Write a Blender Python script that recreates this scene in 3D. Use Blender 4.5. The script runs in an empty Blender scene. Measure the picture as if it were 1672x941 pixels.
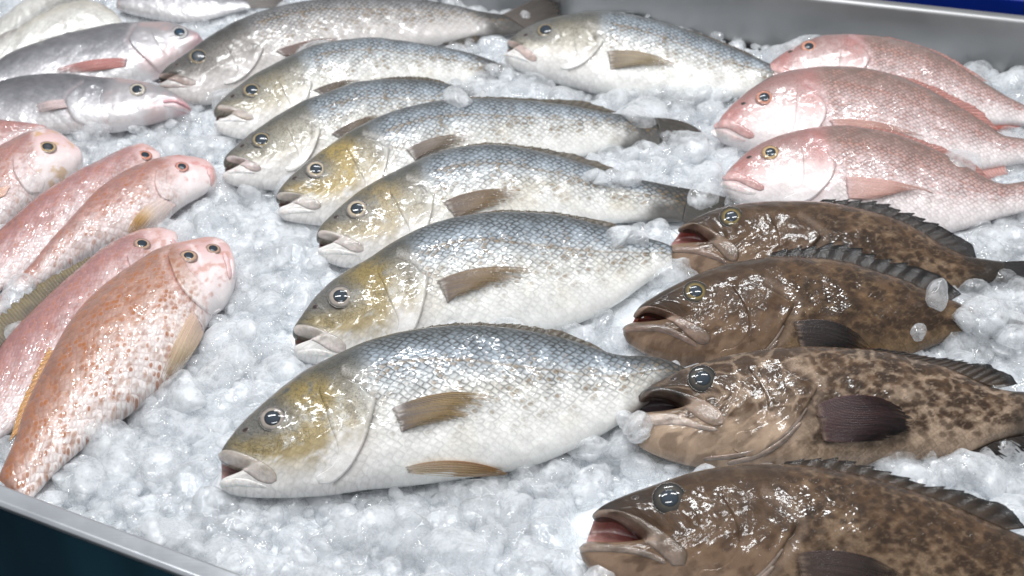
import bpy, math, random
import numpy as np
from mathutils import Vector, Matrix
from mathutils.bvhtree import BVHTree

SC = bpy.context.scene
COL = SC.collection
rng = np.random.RandomState(7)
random.seed(7)

# ------------------------------------------------------------------ camera
F = 2322.0
PITCH = math.radians(38.0)
H = 0.80
CAM = np.array([0.0, 0.0, H])
FW = np.array([0, math.cos(PITCH), -math.sin(PITCH)])
RT = np.array([1.0, 0, 0])
UP = np.array([0, math.sin(PITCH), math.cos(PITCH)])

def ray(x, y):
    x = np.asarray(x, float); y = np.asarray(y, float)
    return FW + RT * ((x - 836) / F)[..., None] - UP * ((y - 470.5) / F)[..., None]

def project(P):
    d = P - CAM
    z = d @ FW
    return np.stack([836 + F * (d @ RT) / z, 470.5 - F * (d @ UP) / z], -1)

def on_z(x, y, z=0.0):
    r = ray(x, y)
    k = (z - H) / r[..., 2]
    return CAM + r * k[..., None]

cd = bpy.data.cameras.new('camera')
cam = bpy.data.objects.new('camera', cd)
COL.objects.link(cam)
cam.location = CAM
cam.rotation_euler = (math.pi / 2 - PITCH, 0, 0)
cd.sensor_width = 36
cd.lens = F / 1672 * 36
cd.clip_start = 0.02
cd.clip_end = 60
cd.dof.use_dof = True
cd.dof.focus_distance = 1.17
cd.dof.aperture_fstop = 8.0
SC.camera = cam

# ------------------------------------------------------------------ noise
def _h(ix, iy, seed):
    n = (ix.astype(np.int64) * 374761393 + iy.astype(np.int64) * 668265263 + seed * 1274126177) & 0x7fffffff
    n = ((n ^ (n >> 13)) * 1274126177) & 0x7fffffff
    n = n ^ (n >> 16)
    return (n & 0xffff) / 65535.0

def vnoise(x, y, seed=0):
    ix = np.floor(x); iy = np.floor(y)
    fx = x - ix; fy = y - iy
    fx = fx * fx * (3 - 2 * fx); fy = fy * fy * (3 - 2 * fy)
    ix = ix.astype(int); iy = iy.astype(int)
    a = _h(ix, iy, seed); b = _h(ix + 1, iy, seed); c = _h(ix, iy + 1, seed); d = _h(ix + 1, iy + 1, seed)
    return (a * (1 - fx) + b * fx) * (1 - fy) + (c * (1 - fx) + d * fx) * fy

def fbm(x, y, cell, octv=4, seed=0):
    v = 0; a = 1; tot = 0
    for i in range(octv):
        v = v + a * vnoise(x / cell + 17.3 * i, y / cell + 9.1 * i, seed + i)
        tot += a; a *= 0.55; cell = cell * 0.5
    return v / tot

def worley(x, y, cell, seed=0):
    gx = x / cell; gy = y / cell
    ix = np.floor(gx).astype(int); iy = np.floor(gy).astype(int)
    f1 = np.full(np.shape(gx), 9.0); f2 = f1.copy(); cid = np.zeros(np.shape(gx))
    for dx in (-1, 0, 1):
        for dy in (-1, 0, 1):
            px = ix + dx + _h(ix + dx, iy + dy, seed); py = iy + dy + _h(ix + dx, iy + dy, seed + 5)
            d = np.hypot(gx - px, gy - py)
            r = _h(ix + dx, iy + dy, seed + 11)
            near = d < f1
            f2 = np.where(near, f1, np.minimum(f2, d))
            cid = np.where(near, r, cid)
            f1 = np.minimum(f1, d)
    return f1, f2, cid

def sst(a, b, x):
    t = np.clip((x - a) / (b - a), 0, 1)
    return t * t * (3 - 2 * t)

def ramp(t, knots, cols):
    cols = np.array(cols, float)
    return np.stack([np.interp(t, knots, cols[:, i]) for i in range(3)], -1)

def mix(a, b, f):
    return a + (np.asarray(b, float) - a) * np.asarray(f)[..., None]

# ------------------------------------------------------------------ curves
def smooth(pts, n=400):
    P = np.array(pts, float)
    if len(P) == 2:
        return P[0] + (P[1] - P[0]) * np.linspace(0, 1, n)[:, None]
    Q = np.vstack([2 * P[0] - P[1], P, 2 * P[-1] - P[-2]])
    out = []
    seg = max(8, n // (len(P) - 1))
    for i in range(1, len(Q) - 2):
        p0, p1, p2, p3 = Q[i - 1], Q[i], Q[i + 1], Q[i + 2]
        t = np.linspace(0, 1, seg, endpoint=False)[:, None]
        # limited tangents
        m1 = (p2 - p0) / 2; m2 = (p3 - p1) / 2
        L = np.linalg.norm(p2 - p1) * 1.2
        for m in (m1, m2):
            l = np.linalg.norm(m)
            if l > L: m *= L / l
        h00 = 2 * t**3 - 3 * t**2 + 1; h10 = t**3 - 2 * t**2 + t
        h01 = -2 * t**3 + 3 * t**2; h11 = t**3 - t**2
        out.append(h00 * p1 + h10 * m1 + h01 * p2 + h11 * m2)
    out.append(P[-1:])
    return np.vstack(out)

def sample(C, s):
    d = np.r_[0, np.cumsum(np.linalg.norm(np.diff(C, axis=0), axis=1))]
    d /= d[-1]
    return np.stack([np.interp(s, d, C[:, i]) for i in range(C.shape[1])], -1)

# ------------------------------------------------------------------ mesh helpers
def link(name, me, parent=None, mat=None):
    o = bpy.data.objects.new(name, me)
    COL.objects.link(o)
    if parent is not None:
        o.parent = parent
        o.matrix_parent_inverse = parent.matrix_basis.inverted()
    if mat is not None:
        me.materials.append(mat)
    return o

def mk_mesh(name, V, faces, col=None, msk=None, uv=None, smoothf=True):
    me = bpy.data.meshes.new(name)
    V = np.asarray(V, np.float32)
    me.vertices.add(len(V))
    me.vertices.foreach_set('co', V.ravel())
    faces = [np.asarray(f, np.int32) for f in (faces if isinstance(faces, list) else [faces]) if len(f)]
    nl = sum(f.size for f in faces); nf = sum(len(f) for f in faces)
    me.loops.add(nl); me.polygons.add(nf)
    loops = np.concatenate([f.ravel() for f in faces])
    tot = np.concatenate([np.full(len(f), f.shape[1], np.int32) for f in faces])
    start = np.r_[0, np.cumsum(tot)[:-1]].astype(np.int32)
    me.loops.foreach_set('vertex_index', loops)
    me.polygons.foreach_set('loop_start', start)
    me.polygons.foreach_set('loop_total', tot)
    me.polygons.foreach_set('use_smooth', np.full(nf, smoothf, bool))
    me.update(calc_edges=True)
    me.validate()
    for nm, A in (('pig', col), ('msk', msk)):
        if A is not None:
            A = np.asarray(A, np.float32)
            at = me.attributes.new(nm, 'FLOAT_COLOR', 'POINT')
            at.data.foreach_set('color', np.c_[A, np.ones(len(A))].astype(np.float32).ravel())
    if uv is not None:
        at = me.attributes.new('suv', 'FLOAT_VECTOR', 'POINT')
        at.data.foreach_set('vector', np.c_[uv, np.zeros(len(uv))].astype(np.float32).ravel())
    return me

def grid_faces(n, m, off=0, wrap=False):
    i = np.arange(n - 1)[:, None]; j = np.arange(m if wrap else m - 1)[None, :]
    j2 = (j + 1) % m
    a = i * m + j; b = i * m + j2; c = (i + 1) * m + j2; d = (i + 1) * m + j
    return np.stack([a, b, c, d], -1).reshape(-1, 4) + off

# ------------------------------------------------------------------ node helpers
class NT:
    def __init__(s, name):
        s.m = bpy.data.materials.new(name); s.m.use_nodes = True
        s.t = s.m.node_tree; s.t.nodes.clear()
        s.out = s.n('ShaderNodeOutputMaterial')
    def n(s, typ, ins=None, **kw):
        nd = s.t.nodes.new(typ)
        for k, v in kw.items(): setattr(nd, k, v)
        for k, v in (ins or {}).items(): s.set(nd.inputs[k], v)
        return nd
    def set(s, inp, v):
        if isinstance(v, bpy.types.NodeSocket): s.t.links.new(v, inp)
        elif isinstance(v, bpy.types.Node): s.t.links.new(v.outputs[0], inp)
        else: inp.default_value = v
    def math(s, op, a, b=0.0, clamp=False):
        nd = s.n('ShaderNodeMath', operation=op, use_clamp=clamp)
        s.set(nd.inputs[0], a); s.set(nd.inputs[1], b)
        return nd.outputs[0]
    def step(s, x, lo, hi, a=0.0, b=1.0):
        nd = s.n('ShaderNodeMapRange', interpolation_type='SMOOTHSTEP')
        s.set(nd.inputs['Value'], x)
        for k, v in (('From Min', lo), ('From Max', hi), ('To Min', a), ('To Max', b)): s.set(nd.inputs[k], v)
        return nd.outputs['Result']
    def mixc(s, f, a, b, blend='MIX'):
        nd = s.n('ShaderNodeMix', data_type='RGBA', blend_type=blend)
        s.set(nd.inputs[0], f); s.set(nd.inputs[6], a); s.set(nd.inputs[7], b)
        return nd.outputs[2]
    def attr(s, name):
        return s.n('ShaderNodeAttribute', attribute_name=name)
    def noise(s, vec, scale, detail=3.0, rough=0.55, dim='3D'):
        nd = s.n('ShaderNodeTexNoise', noise_dimensions=dim)
        if vec is not None: s.set(nd.inputs['Vector'], vec)
        nd.inputs['Scale'].default_value = scale; nd.inputs['Detail'].default_value = detail
        nd.inputs['Roughness'].default_value = rough
        return nd.outputs['Fac']
    def bump(s, h, strength=1.0, dist=0.001, normal=None):
        nd = s.n('ShaderNodeBump', {'Height': h, 'Strength': strength, 'Distance': dist})
        if normal is not None: s.set(nd.inputs['Normal'], normal)
        return nd.outputs[0]

def principled(t, **kw):
    p = t.n('ShaderNodeBsdfPrincipled')
    for k, v in kw.items(): t.set(p.inputs[k.replace('_', ' ')], v)
    t.t.links.new(p.outputs[0], t.out.inputs[0])
    return p

def skin_mat(name, scale=0.0045, stretch=0.75, edge_col=(0.05, 0.045, 0.035, 1), edge=0.7, bump=1.0, metal=0.25,
             rough=0.32, spot_col=(0.2, 0.12, 0.05, 1), spot=0.5, cellvar=0.35, wet=1.0, spec=.2, worm=.45, cbs=.19, cns=300):
    t = NT(name)
    pig = t.attr('pig'); msk = t.attr('msk'); uv = t.attr('suv')
    sep = t.n('ShaderNodeSeparateColor', {'Color': msk.outputs['Color']})
    S, W, B = sep.outputs[0], sep.outputs[1], sep.outputs[2]
    warp = t.n('ShaderNodeTexNoise', {'Vector': uv.outputs['Vector']}); warp.inputs['Scale'].default_value = 45; warp.inputs['Detail'].default_value = 2
    wv = t.n('ShaderNodeVectorMath', operation='MULTIPLY_ADD')
    t.set(wv.inputs[0], warp.outputs['Color']); wv.inputs[1].default_value = (scale * 1.2,) * 3
    t.set(wv.inputs[2], uv.outputs['Vector'])
    mp = t.n('ShaderNodeMapping', {'Vector': wv.outputs[0]})
    mp.inputs['Scale'].default_value = (stretch / scale, 1 / scale, 1)
    mp2 = t.n('ShaderNodeMapping', {'Vector': mp.outputs[0]})
    mp2.inputs['Rotation'].default_value = (0, 0, math.radians(45))
    vo = t.n('ShaderNodeTexVoronoi', {'Vector': mp2.outputs[0], 'Scale': 1.0, 'Randomness': 0.4}, voronoi_dimensions='2D', feature='F1')
    ve = t.n('ShaderNodeTexVoronoi', {'Vector': mp2.outputs[0], 'Scale': 1.0, 'Randomness': 0.4}, voronoi_dimensions='2D', feature='DISTANCE_TO_EDGE')
    edgef = t.step(ve.outputs['Distance'], 0.08, 0.40, 1.0, 0.0)
    d = t.n('ShaderNodeVectorMath', {0: mp2.outputs[0], 1: vo.outputs['Position']}, operation='SUBTRACT')
    dsep = t.n('ShaderNodeSeparateXYZ', {0: d.outputs[0]})
    post = t.math('ADD', dsep.outputs[0], dsep.outputs[1])       # towards the tail inside one scale
    rearedge = t.math('MULTIPLY', edgef, t.step(post, -0.3, 0.2, 0.45, 1.0))
    crand = t.n('ShaderNodeSeparateColor', {'Color': vo.outputs['Color']}).outputs[0]
    var = t.math('MULTIPLY', t.math('SUBTRACT', crand, 0.5), t.math('MULTIPLY', S, cellvar))
    fine = t.noise(uv.outputs['Vector'], 900, 3)
    fvar = t.math('MULTIPLY', t.math('SUBTRACT', fine, 0.5), 0.35)
    fac = t.math('ADD', t.math('ADD', var, fvar), 1.0)
    base = t.mixc(1.0, pig.outputs['Color'], t.n('ShaderNodeCombineColor', {0: fac, 1: fac, 2: fac}).outputs[0], 'MULTIPLY')
    patch = t.noise(uv.outputs['Vector'], 70, 3)
    ef = t.math('MULTIPLY', t.math('MULTIPLY', rearedge, t.math('POWER', S, 1.5)), t.step(patch, 0.3, 0.65, edge * 0.6, edge), clamp=True)
    base = t.mixc(ef, base, edge_col)
    # pigment dashes on single scales
    sp = t.math('MULTIPLY', t.math('MULTIPLY', t.step(crand, 0.55, 0.66), t.step(vo.outputs['Distance'], 0.5, 0.25)), t.step(patch, 0.38, 0.6))
    sp = t.math('MULTIPLY', t.math('MULTIPLY', sp, B), spot, clamp=True)
    base = t.mixc(sp, base, spot_col)
    # worm-like pores on the unscaled head
    wn = t.noise(uv.outputs['Vector'], 330, 2, 0.5)
    wl = t.step(t.math('ABSOLUTE', t.math('SUBTRACT', wn, 0.5)), 0.0, 0.055, 1.0, 0.0)
    wl = t.math('MULTIPLY', wl, t.math('MULTIPLY', t.step(W, 0.42, 0.58), worm))
    base = t.mixc(wl, base, edge_col)
    # relief
    hs = t.math('MULTIPLY', t.math('ADD', t.math('MULTIPLY', ve.outputs['Distance'], 1.2), t.math('MULTIPLY', post, 0.35)), S)
    n1 = t.noise(uv.outputs['Vector'], 260, 3, 0.6)
    hh = t.math('SUBTRACT', t.math('ADD', hs, t.math('MULTIPLY', n1, 0.55)), t.math('MULTIPLY', wl, .3))
    nb = t.bump(hh, 0.42 * bump, scale * 0.20)
    n2 = t.noise(uv.outputs['Vector'], cns, 1.8, 0.5)
    hc = t.math('ADD', t.math('MULTIPLY', hs, 1.1), t.math('MULTIPLY', n2, W))
    cb = t.bump(hc, cbs, 0.0012)
    rg = t.math('ADD', t.math('MULTIPLY', fine, 0.25), rough - 0.1)
    p = principled(t, Base_Color=base, Metallic=metal, Roughness=rg, Normal=nb, Coat_Weight=wet,
                   Coat_Roughness=0.05, Coat_Normal=cb, Coat_IOR=1.34, Specular_IOR_Level=spec,
                   Subsurface_Weight=0.12, Subsurface_Scale=0.004)
    p.inputs['Subsurface Radius'].default_value = (1.0, 0.85, 0.8)
    return t.m

def wet_mat(name, rough=0.25, bump=0.4, bs=500, coat=1.0, sss=0.1, fin=False):
    t = NT(name)
    pig = t.attr('pig')
    tc = t.n('ShaderNodeTexCoord')
    n = t.noise(tc.outputs['Object'], bs, 3)
    f = t.math('ADD', t.math('MULTIPLY', n, 0.5), 0.75)
    base = t.mixc(1.0, pig.outputs['Color'], t.n('ShaderNodeCombineColor', {0: f, 1: f, 2: f}).outputs[0], 'MULTIPLY')
    nb = t.bump(n, bump, 0.001)
    p = principled(t, Base_Color=base, Roughness=rough, Normal=nb, Coat_Weight=coat, Coat_Roughness=0.05, Specular_IOR_Level=.12 if fin else .3, Coat_Normal=nb,
               Subsurface_Weight=sss, Subsurface_Scale=0.004)
    if fin:
        a = t.n('ShaderNodeSeparateColor', {'Color': t.attr('msk').outputs['Color']}).outputs[0]
        t.set(p.inputs['Alpha'], a)
    return t.m

M = {}
M['silver'] = skin_mat('silver_skin', 0.0042, edge=1.0, cbs=.13, edge_col=(.016, .015, .012, 1), metal=0.06, cellvar=.35, spot=0.75, spot_col=(0.16, 0.10, 0.04, 1))
M['snapper'] = skin_mat('pink_skin', 0.0036, edge=1.0, edge_col=(0.15, 0.08, 0.065, 1), metal=0.05, spot=0.5, spot_col=(0.36, 0.16, 0.12, 1), cellvar=0.4)
M['red'] = skin_mat('rosy_skin', 0.0042, edge=0.45, edge_col=(0.26, 0.11, 0.085, 1), metal=0.02, spot=.85, spot_col=(0.30, 0.10, 0.03, 1), cellvar=0.3, cbs=.28)
M['grouper'] = skin_mat('brown_skin', 0.0030, edge=0.3, edge_col=(0.03, 0.02, 0.012, 1), metal=0.0, rough=0.35, spot=0.55, spot_col=(0.035, 0.02, 0.012, 1), cellvar=0.3, bump=0.8, spec=.1, cbs=.16, cns=430)
M['grey'] = skin_mat('grey_skin', 0.0046, edge=0.35, edge_col=(0.12, 0.11, 0.12, 1), metal=0.25, spot=0.2)
M['fin'] = wet_mat('fin_membrane', 0.38, 0.3, 600, coat=.22, fin=True)
M['flesh'] = wet_mat('wet_flesh', 0.28, 0.45, 420, coat=.6, sss=0.2)
t = NT('eye_gloss'); principled(t, Base_Color=t.attr('pig').outputs['Color'], Roughness=0.5, Specular_IOR_Level=.2, Coat_Weight=.6, Coat_Roughness=0.03); M['eye'] = t.m

# ------------------------------------------------------------------ head templates (pixel outlines of one model head per kind)
TPL = {
 'silver': dict(lm=[(367, 735), (445, 785), (445, 684), (611, 651)],
    pre=[(522, 639), (532, 665), (541, 696), (550, 720), (552, 741), (541, 763), (517, 779)],
    op=[(556, 617), (589, 630), (602, 646), (612, 652), (607, 680), (599, 708), (588, 735), (570, 765), (544, 788)],
    lu=[(366, 735), (385, 737), (410, 746), (435, 759), (450, 773)],
    ll=[(360, 752), (378, 760), (400, 770), (422, 785), (440, 790)],
    ju=[(362, 784), (385, 781), (405, 783), (432, 793)], jl=[(362, 795), (386, 794), (408, 795), (436, 797)],
    nostril=(401, 702)),
 'grouper': dict(lm=[(1052, 637), (1179, 688), (1147, 619), (1331, 633)],
    pre=[(1222, 600), (1239, 624), (1251, 645), (1254, 667), (1246, 688), (1227, 702), (1203, 708)],
    op=[(1278, 603), (1311, 620), (1332, 633), (1320, 657), (1306, 682), (1287, 704), (1258, 729), (1225, 748)],
    lu=[(1053, 636), (1072, 632), (1096, 636), (1134, 648), (1167, 664), (1182, 681)],
    ll=[(1045, 658), (1062, 651), (1091, 656), (1120, 670), (1144, 687), (1166, 696)],
    ju=[(1027, 682), (1053, 676), (1084, 674), (1115, 680), (1145, 693), (1167, 698)],
    jl=[(1022, 702), (1050, 698), (1084, 694), (1120, 696), (1150, 703), (1172, 704)],
    nostril=(1099, 619)),
 'snapper': dict(lm=[(1183, 288), (1248, 305), (1258, 249), (1362, 270)],
    pre=[(1309, 238), (1312, 268), (1312, 294), (1300, 314), (1280, 325)],
    op=[(1319, 231), (1348, 249), (1363, 270), (1356, 294), (1337, 316), (1318, 329)],
    lu=[(1183, 286), (1200, 280), (1226, 291), (1247, 304)], ll=[(1182, 295), (1203, 296), (1224, 306), (1240, 312)],
    ju=[(1180, 297), (1200, 299), (1222, 309), (1234, 314)], jl=[(1180, 306), (1196, 311), (1212, 316), (1226, 318)],
    nostril=(1223, 257)),
}

def affine(src, dst):
    A = np.c_[np.array(src, float), np.ones(len(src))]
    X, *_ = np.linalg.lstsq(A, np.array(dst, float), rcond=None)
    return X
def ap(X, p):
    p = np.atleast_2d(np.array(p, float))
    return np.c_[p, np.ones(len(p))] @ X

# ------------------------------------------------------------------ pigments
def gauss(q, x, y, rx, ry):
    return np.exp(-(((q[:, 0] - x) / rx)**2 + ((q[:, 1] - y) / ry)**2))

def pig_silver(f, px, s, t, uv):
    sd = f['seed']; x, y = uv[:, 0], uv[:, 1]
    n = fbm(x, y, .03, 4, sd); n2 = fbm(x, y, .006, 3, sd + 3); n3 = fbm(x * .5, y, .0035, 3, sd + 8)
    tt = t + (n - .5) * .16 + (n2 - .5) * .10
    c = ramp(tt, [-1, -.45, -.05, .22, .44, .64, .82, 1.0], [(.80, .79, .76), (.77, .755, .72), (.66, .655, .63), (.52, .545, .56), (.35, .395, .44), (.235, .27, .305), (.115, .13, .14), (.045, .048, .048)])
    c = mix(c, (.62, .50, .30), f.get('warm', .3) * sst(.5, .72, n) * sst(.35, -.1, t) * sst(-.95, -.5, t) * .55)
    hf = sst(f['s0'] + .03, f['s0'] - .04, s + (n - .5) * .03)
    hc = ramp(tt, [-1, -.55, -.2, .15, .45, .7, 1], [(.80, .78, .76), (.74, .71, .68), (.54, .51, .45), (.36, .34, .29), (.18, .17, .145), (.08, .08, .072), (.055, .055, .05)])
    if f.get('X') is not None:
        q = ap(f['Xi'], px)
        g = np.clip(gauss(q, 420, 727, 48, 17) + gauss(q, 470, 728, 50, 40) + gauss(q, 520, 690, 26, 60) + gauss(q, 500, 645, 45, 25) + .6 * gauss(q, 575, 690, 22, 40), 0, 1)
        g = g * sst(.34, .58, n2 * .40 + n3 * .42 + n * .18 + .09 * g) * f.get('gold', .5) * .82
        hc = mix(hc, f.get('goldcol', (.29, .205, .055)), np.clip(g, 0, .92))
        dk = np.clip(gauss(q, 400, 695, 45, 26) + .8 * gauss(q, 445, 684, 38, 34), 0, 1)
        hc = mix(hc, (.15, .145, .135), dk * .8 * sst(-.2, .3, t + .25))
        op = np.clip(gauss(q, 590, 655, 22, 40), 0, 1) * sst(.4, .6, n2)
        hc = mix(hc, (.13, .11, .09), op * .7)
        hc = mix(hc, (.12, .10, .07), sst(.6, .72, n3) * .4 * sst(-.5, .2, t))
    c = mix(c, hc, hf)
    if f.get('dull'):
        c = mix(c, c.mean(-1, keepdims=True) * np.array([.66, .61, .59]), f['dull'] * np.ones(len(s)))
    msk = np.c_[(1 - hf) * np.interp(t, [-1, -.75, -.4, .0, 1], [.12, .30, .52, .85, 1.0]) + hf * .30, .16 + .46 * hf * sst(-.55, -.1, t), (1 - hf) * sst(-.8, -.2, t) * sst(.75, .3, t)]
    return c, msk

def pig_snapper(f, px, s, t, uv):
    sd = f['seed']; x, y = uv[:, 0], uv[:, 1]
    n = fbm(x, y, .03, 4, sd); n2 = fbm(x, y, .006, 3, sd + 3)
    tt = t + (n - .5) * .25 + (n2 - .5) * .15
    c = ramp(tt, [-1, -.5, -.1, .25, .55, .85, 1], [(.82, .76, .75), (.80, .72, .71), (.65, .535, .53), (.50, .37, .355), (.30, .205, .182), (.18, .118, .098), (.15, .078, .066)])
    # rows of rosy dots along the scale rows
    row = .5 + .5 * np.cos(y / .0062 * 2 * np.pi); dash = sst(.45, .7, fbm(x * .9, y * .6, .0045, 2, sd + 9))
    c = mix(c, (.46, .25, .215), row**3 * dash * .85 * sst(-.6, -.1, t) * sst(.7, .35, t))
    hf = sst(f['s0'] + .02, f['s0'] - .05, s + (n - .5) * .03)
    hc = ramp(tt, [-1, -.5, -.15, .2, .55, .85, 1], [(.83, .78, .77), (.78, .68, .67), (.64, .53, .52), (.47, .345, .335), (.30, .175, .162), (.21, .105, .095), (.17, .075, .068)])
    q = ap(f['Xi'], px)
    sn = np.clip(gauss(q, 1205, 275, 40, 25) + gauss(q, 1340, 240, 30, 40), 0, 1)
    hc = mix(hc, (.42, .155, .14), sn * .7 * sst(.25, .6, n2 + .1))
    hc = mix(hc, (.82, .74, .72), .8 * gauss(q, 1290, 280, 35, 35) * sst(.4, .62, n2))
    c = mix(c, hc, hf)
    msk = np.c_[(1 - hf) * np.interp(t, [-1, -.6, 0, 1], [.25, .55, .9, 1.0]) + hf * .2, .16 + .46 * hf * sst(-.3, .1, t), (1 - hf) * sst(-.7, -.2, t) * .8]
    return c, msk

def pig_grouper(f, px, s, t, uv):
    sd = f['seed']; x, y = uv[:, 0], uv[:, 1]
    n = fbm(x, y, .035, 4, sd); n2 = fbm(x, y * 1.3, .010, 4, sd + 3); n3 = fbm(x * .55, y, .004, 3, sd + 5)
    wx = x + (n2 - .5) * .012; wy = y + (n - .5) * .02
    f1, f2, cid = worley(wx * .85, wy, f.get('cell', .016), sd)
    net = sst(.03, .22, f2 - f1) * sst(.15, .45, cid + .25 * t + f.get('dk', .2))
    lo, mid, hi = np.array((.040, .022, .012)), np.array((.13, .075, .040)), np.array(f.get('pale', (.40, .31, .235)))
    b = n2 * .55 + n * .45
    c = mix(np.broadcast_to(mid, (len(s), 3)), lo, sst(.40, .62, b) * .9)
    c = mix(c, hi, sst(.50, .34, b + .16 * t + f.get('bias', 0)))
    c = mix(c, c * .55, net * f.get('net', .5) * sst(-.9, -.4, t))
    pl = sst(.2, .05, f2 - f1) * f.get('net', .5)
    c = mix(c, hi, pl * .65 * sst(.45, .6, n3 + .1))
    c = mix(c, hi * 1.1, sst(-.45, -.85, t + (n - .5) * .5) * .7)
    c = mix(c, hi, sst(.62, .75, n3) * .5)
    g1, g2, gid = worley(x * .8 + (n3 - .5) * .003, y + (n2 - .5) * .004, .0062, sd + 50)
    c = mix(c, lo * .9, sst(.52, .30, g1) * sst(.42, .5, gid) * .75 * sst(-.95, -.5, t))
    c = mix(c, hi * 1.05, sst(.10, .02, g2 - g1) * .35 * sst(.45, .62, n2))
    hf = sst(f['s0'] + .03, f['s0'] - .06, s + (n - .5) * .05)
    hc = ramp(t + (n - .5) * .4, [-1, -.5, 0, .6, 1], [(.33, .24, .19), (.19, .12, .08), (.115, .066, .036), (.075, .043, .024), (.04, .025, .016)])
    hc = mix(hc, hi, f.get('hpale', .15) * sst(.56, .3, n2 + .12 * t))
    hc = mix(hc, hi * 1.3, f.get('hpale', .15) * .8 * sst(.0, -.6, t))
    hc = mix(hc, lo * 1.1, sst(.5, .66, n2) * .55)
    hc = mix(hc, hi, pl * f.get('hnet', .2))
    hc = mix(hc, lo * 1.2, net * f.get('hnet', .2) * .8)
    if f.get('X') is not None:
        q = ap(f['Xi'], px)
        hc = mix(hc, (.03, .03, .033), np.clip(gauss(q, 1056, 640, 22, 16) * 1.2 + gauss(q, 1100, 617, 30, 12) * .7, 0, .9))
        hc = mix(hc, (.055, .05, .05), gauss(q, 1020, 692, 12, 20) * .8)
    c = mix(c, hc, hf * .85) * np.array(f.get('tint', (.80, .75, .70)))
    msk = np.c_[(1 - hf) * .75 + .25, .30 + .32 * hf * sst(-.3, .1, t), (1 - hf) * .8]
    return c, msk

def pig_red(f, px, s, t, uv):
    sd = f['seed']; x, y = uv[:, 0], uv[:, 1]
    n = fbm(x, y, .03, 4, sd); n2 = fbm(x * .7, y, .007, 4, sd + 3)
    tt = t + (n - .5) * .35 + (n2 - .5) * .25
    k = f.get('brown', 0)
    c = ramp(tt, [-1, -.5, -.05, .4, .75, 1], [(.76, .71, .71), (.70, .60, .60), (.52, .375, .37), (.37, .205, .20), (.26, .118, .115), (.18, .082, .076)])
    c = mix(c, ramp(tt, [-1, -.5, -.1, .2, .6, 1], [(.80, .76, .74), (.74, .66, .63), (.60, .46, .41), (.42, .26, .205), (.29, .15, .105), (.21, .105, .072)]), k * np.ones(len(s)))
    f1, f2, cid = worley(x * .55 + (n2 - .5) * .004, y, .0050, sd + 2)
    c = mix(c, (.30, .115, .035), k * sst(.55, .25, f1) * sst(.35, .5, cid) * sst(.25, .55, n + .12 * t + .12) * .62)
    c = mix(c, (.40, .20, .18), (1 - k) * sst(.52, .7, n2) * .5 * sst(-.7, -.1, t))
    c = mix(c, (.31, .14, .115), (1 - k * .5) * sst(.55, .25, f1) * sst(.5, .62, cid) * .45 * sst(-.7, -.2, t))
    hf = sst(f['s0'] + .02, f['s0'] - .05, s + (n - .5) * .03)
    hc = ramp(tt, [-1, -.4, .2, .7, 1], [(.80, .74, .73), (.74, .62, .61), (.62, .43, .42), (.50, .29, .27), (.42, .21, .18)])
    hc = mix(hc, f.get('hcol', (.46, .22, .16)), sst(.55, .72, n2) * .6)
    hc = mix(hc, (.78, .70, .70), sst(.62, .74, fbm(x, y, .012, 3, sd + 31)) * .5)
    c = mix(c, hc, hf)
    msk = np.c_[(1 - hf) * .85 + .12, .3 + 0 * s, (1 - hf) * (.55 + .45 * k)]
    return c, msk

def pig_grey(f, px, s, t, uv):
    sd = f['seed']; x, y = uv[:, 0], uv[:, 1]
    n = fbm(x, y, .03, 4, sd); n2 = fbm(x, y, .007, 3, sd + 3)
    tt = t + (n - .5) * .3 + (n2 - .5) * .2
    if f.get('pale'):
        c = ramp(tt, [-1, 0, .6, .85, 1], [(.78, .77, .74), (.77, .75, .70), f['pale'], f['pale'], tuple(np.array(f['pale']) * .7)]) * .8
        c = mix(c, (.34, .31, .28), sst(.5, .7, n) * .45)
        c = mix(c, (.60, .56, .52), sst(.52, .66, n2) * .5)
    else:
        c = ramp(tt, [-1, -.5, -.1, .3, .7, 1], [(.74, .72, .72), (.56, .545, .555), (.32, .315, .33), (.18, .178, .19), (.115, .112, .12), (.07, .07, .075)])
    hf = sst(f['s0'] + .02, f['s0'] - .05, s)
    c = mix(c, (.55, .50, .50), hf * .35)
    c = mix(c, (.50, .32, .31), hf * sst(.5, .68, n) * .45)
    c = mix(c, (.52, .27, .29), sst(.10, .0, s) * f.get('nose', .6))
    msk = np.c_[(1 - hf) * .6, 0 * s + .3, 0 * s + .2]
    return c, msk

PIG = dict(silver=pig_silver, snapper=pig_snapper, grouper=pig_grouper, red=pig_red, grey=pig_grey)

# ------------------------------------------------------------------ the fish builder
FISH_LOW = []        # undersides, to pile ice under
FISH_TOP = []        # (bvh) to test what hides what
ALLV = []

ROOTC = dict(silver=(.62, .58, .54), snapper=(.62, .46, .47), grouper=(.26, .19, .145), red=(.70, .52, .50), grey=(.55, .48, .49))

SLIT = dict(silver=(.06, .04, .032), snapper=(.33, .11, .10), grouper=(.022, .014, .010), red=(.30, .10, .09), grey=(.33, .16, .16))

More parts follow.
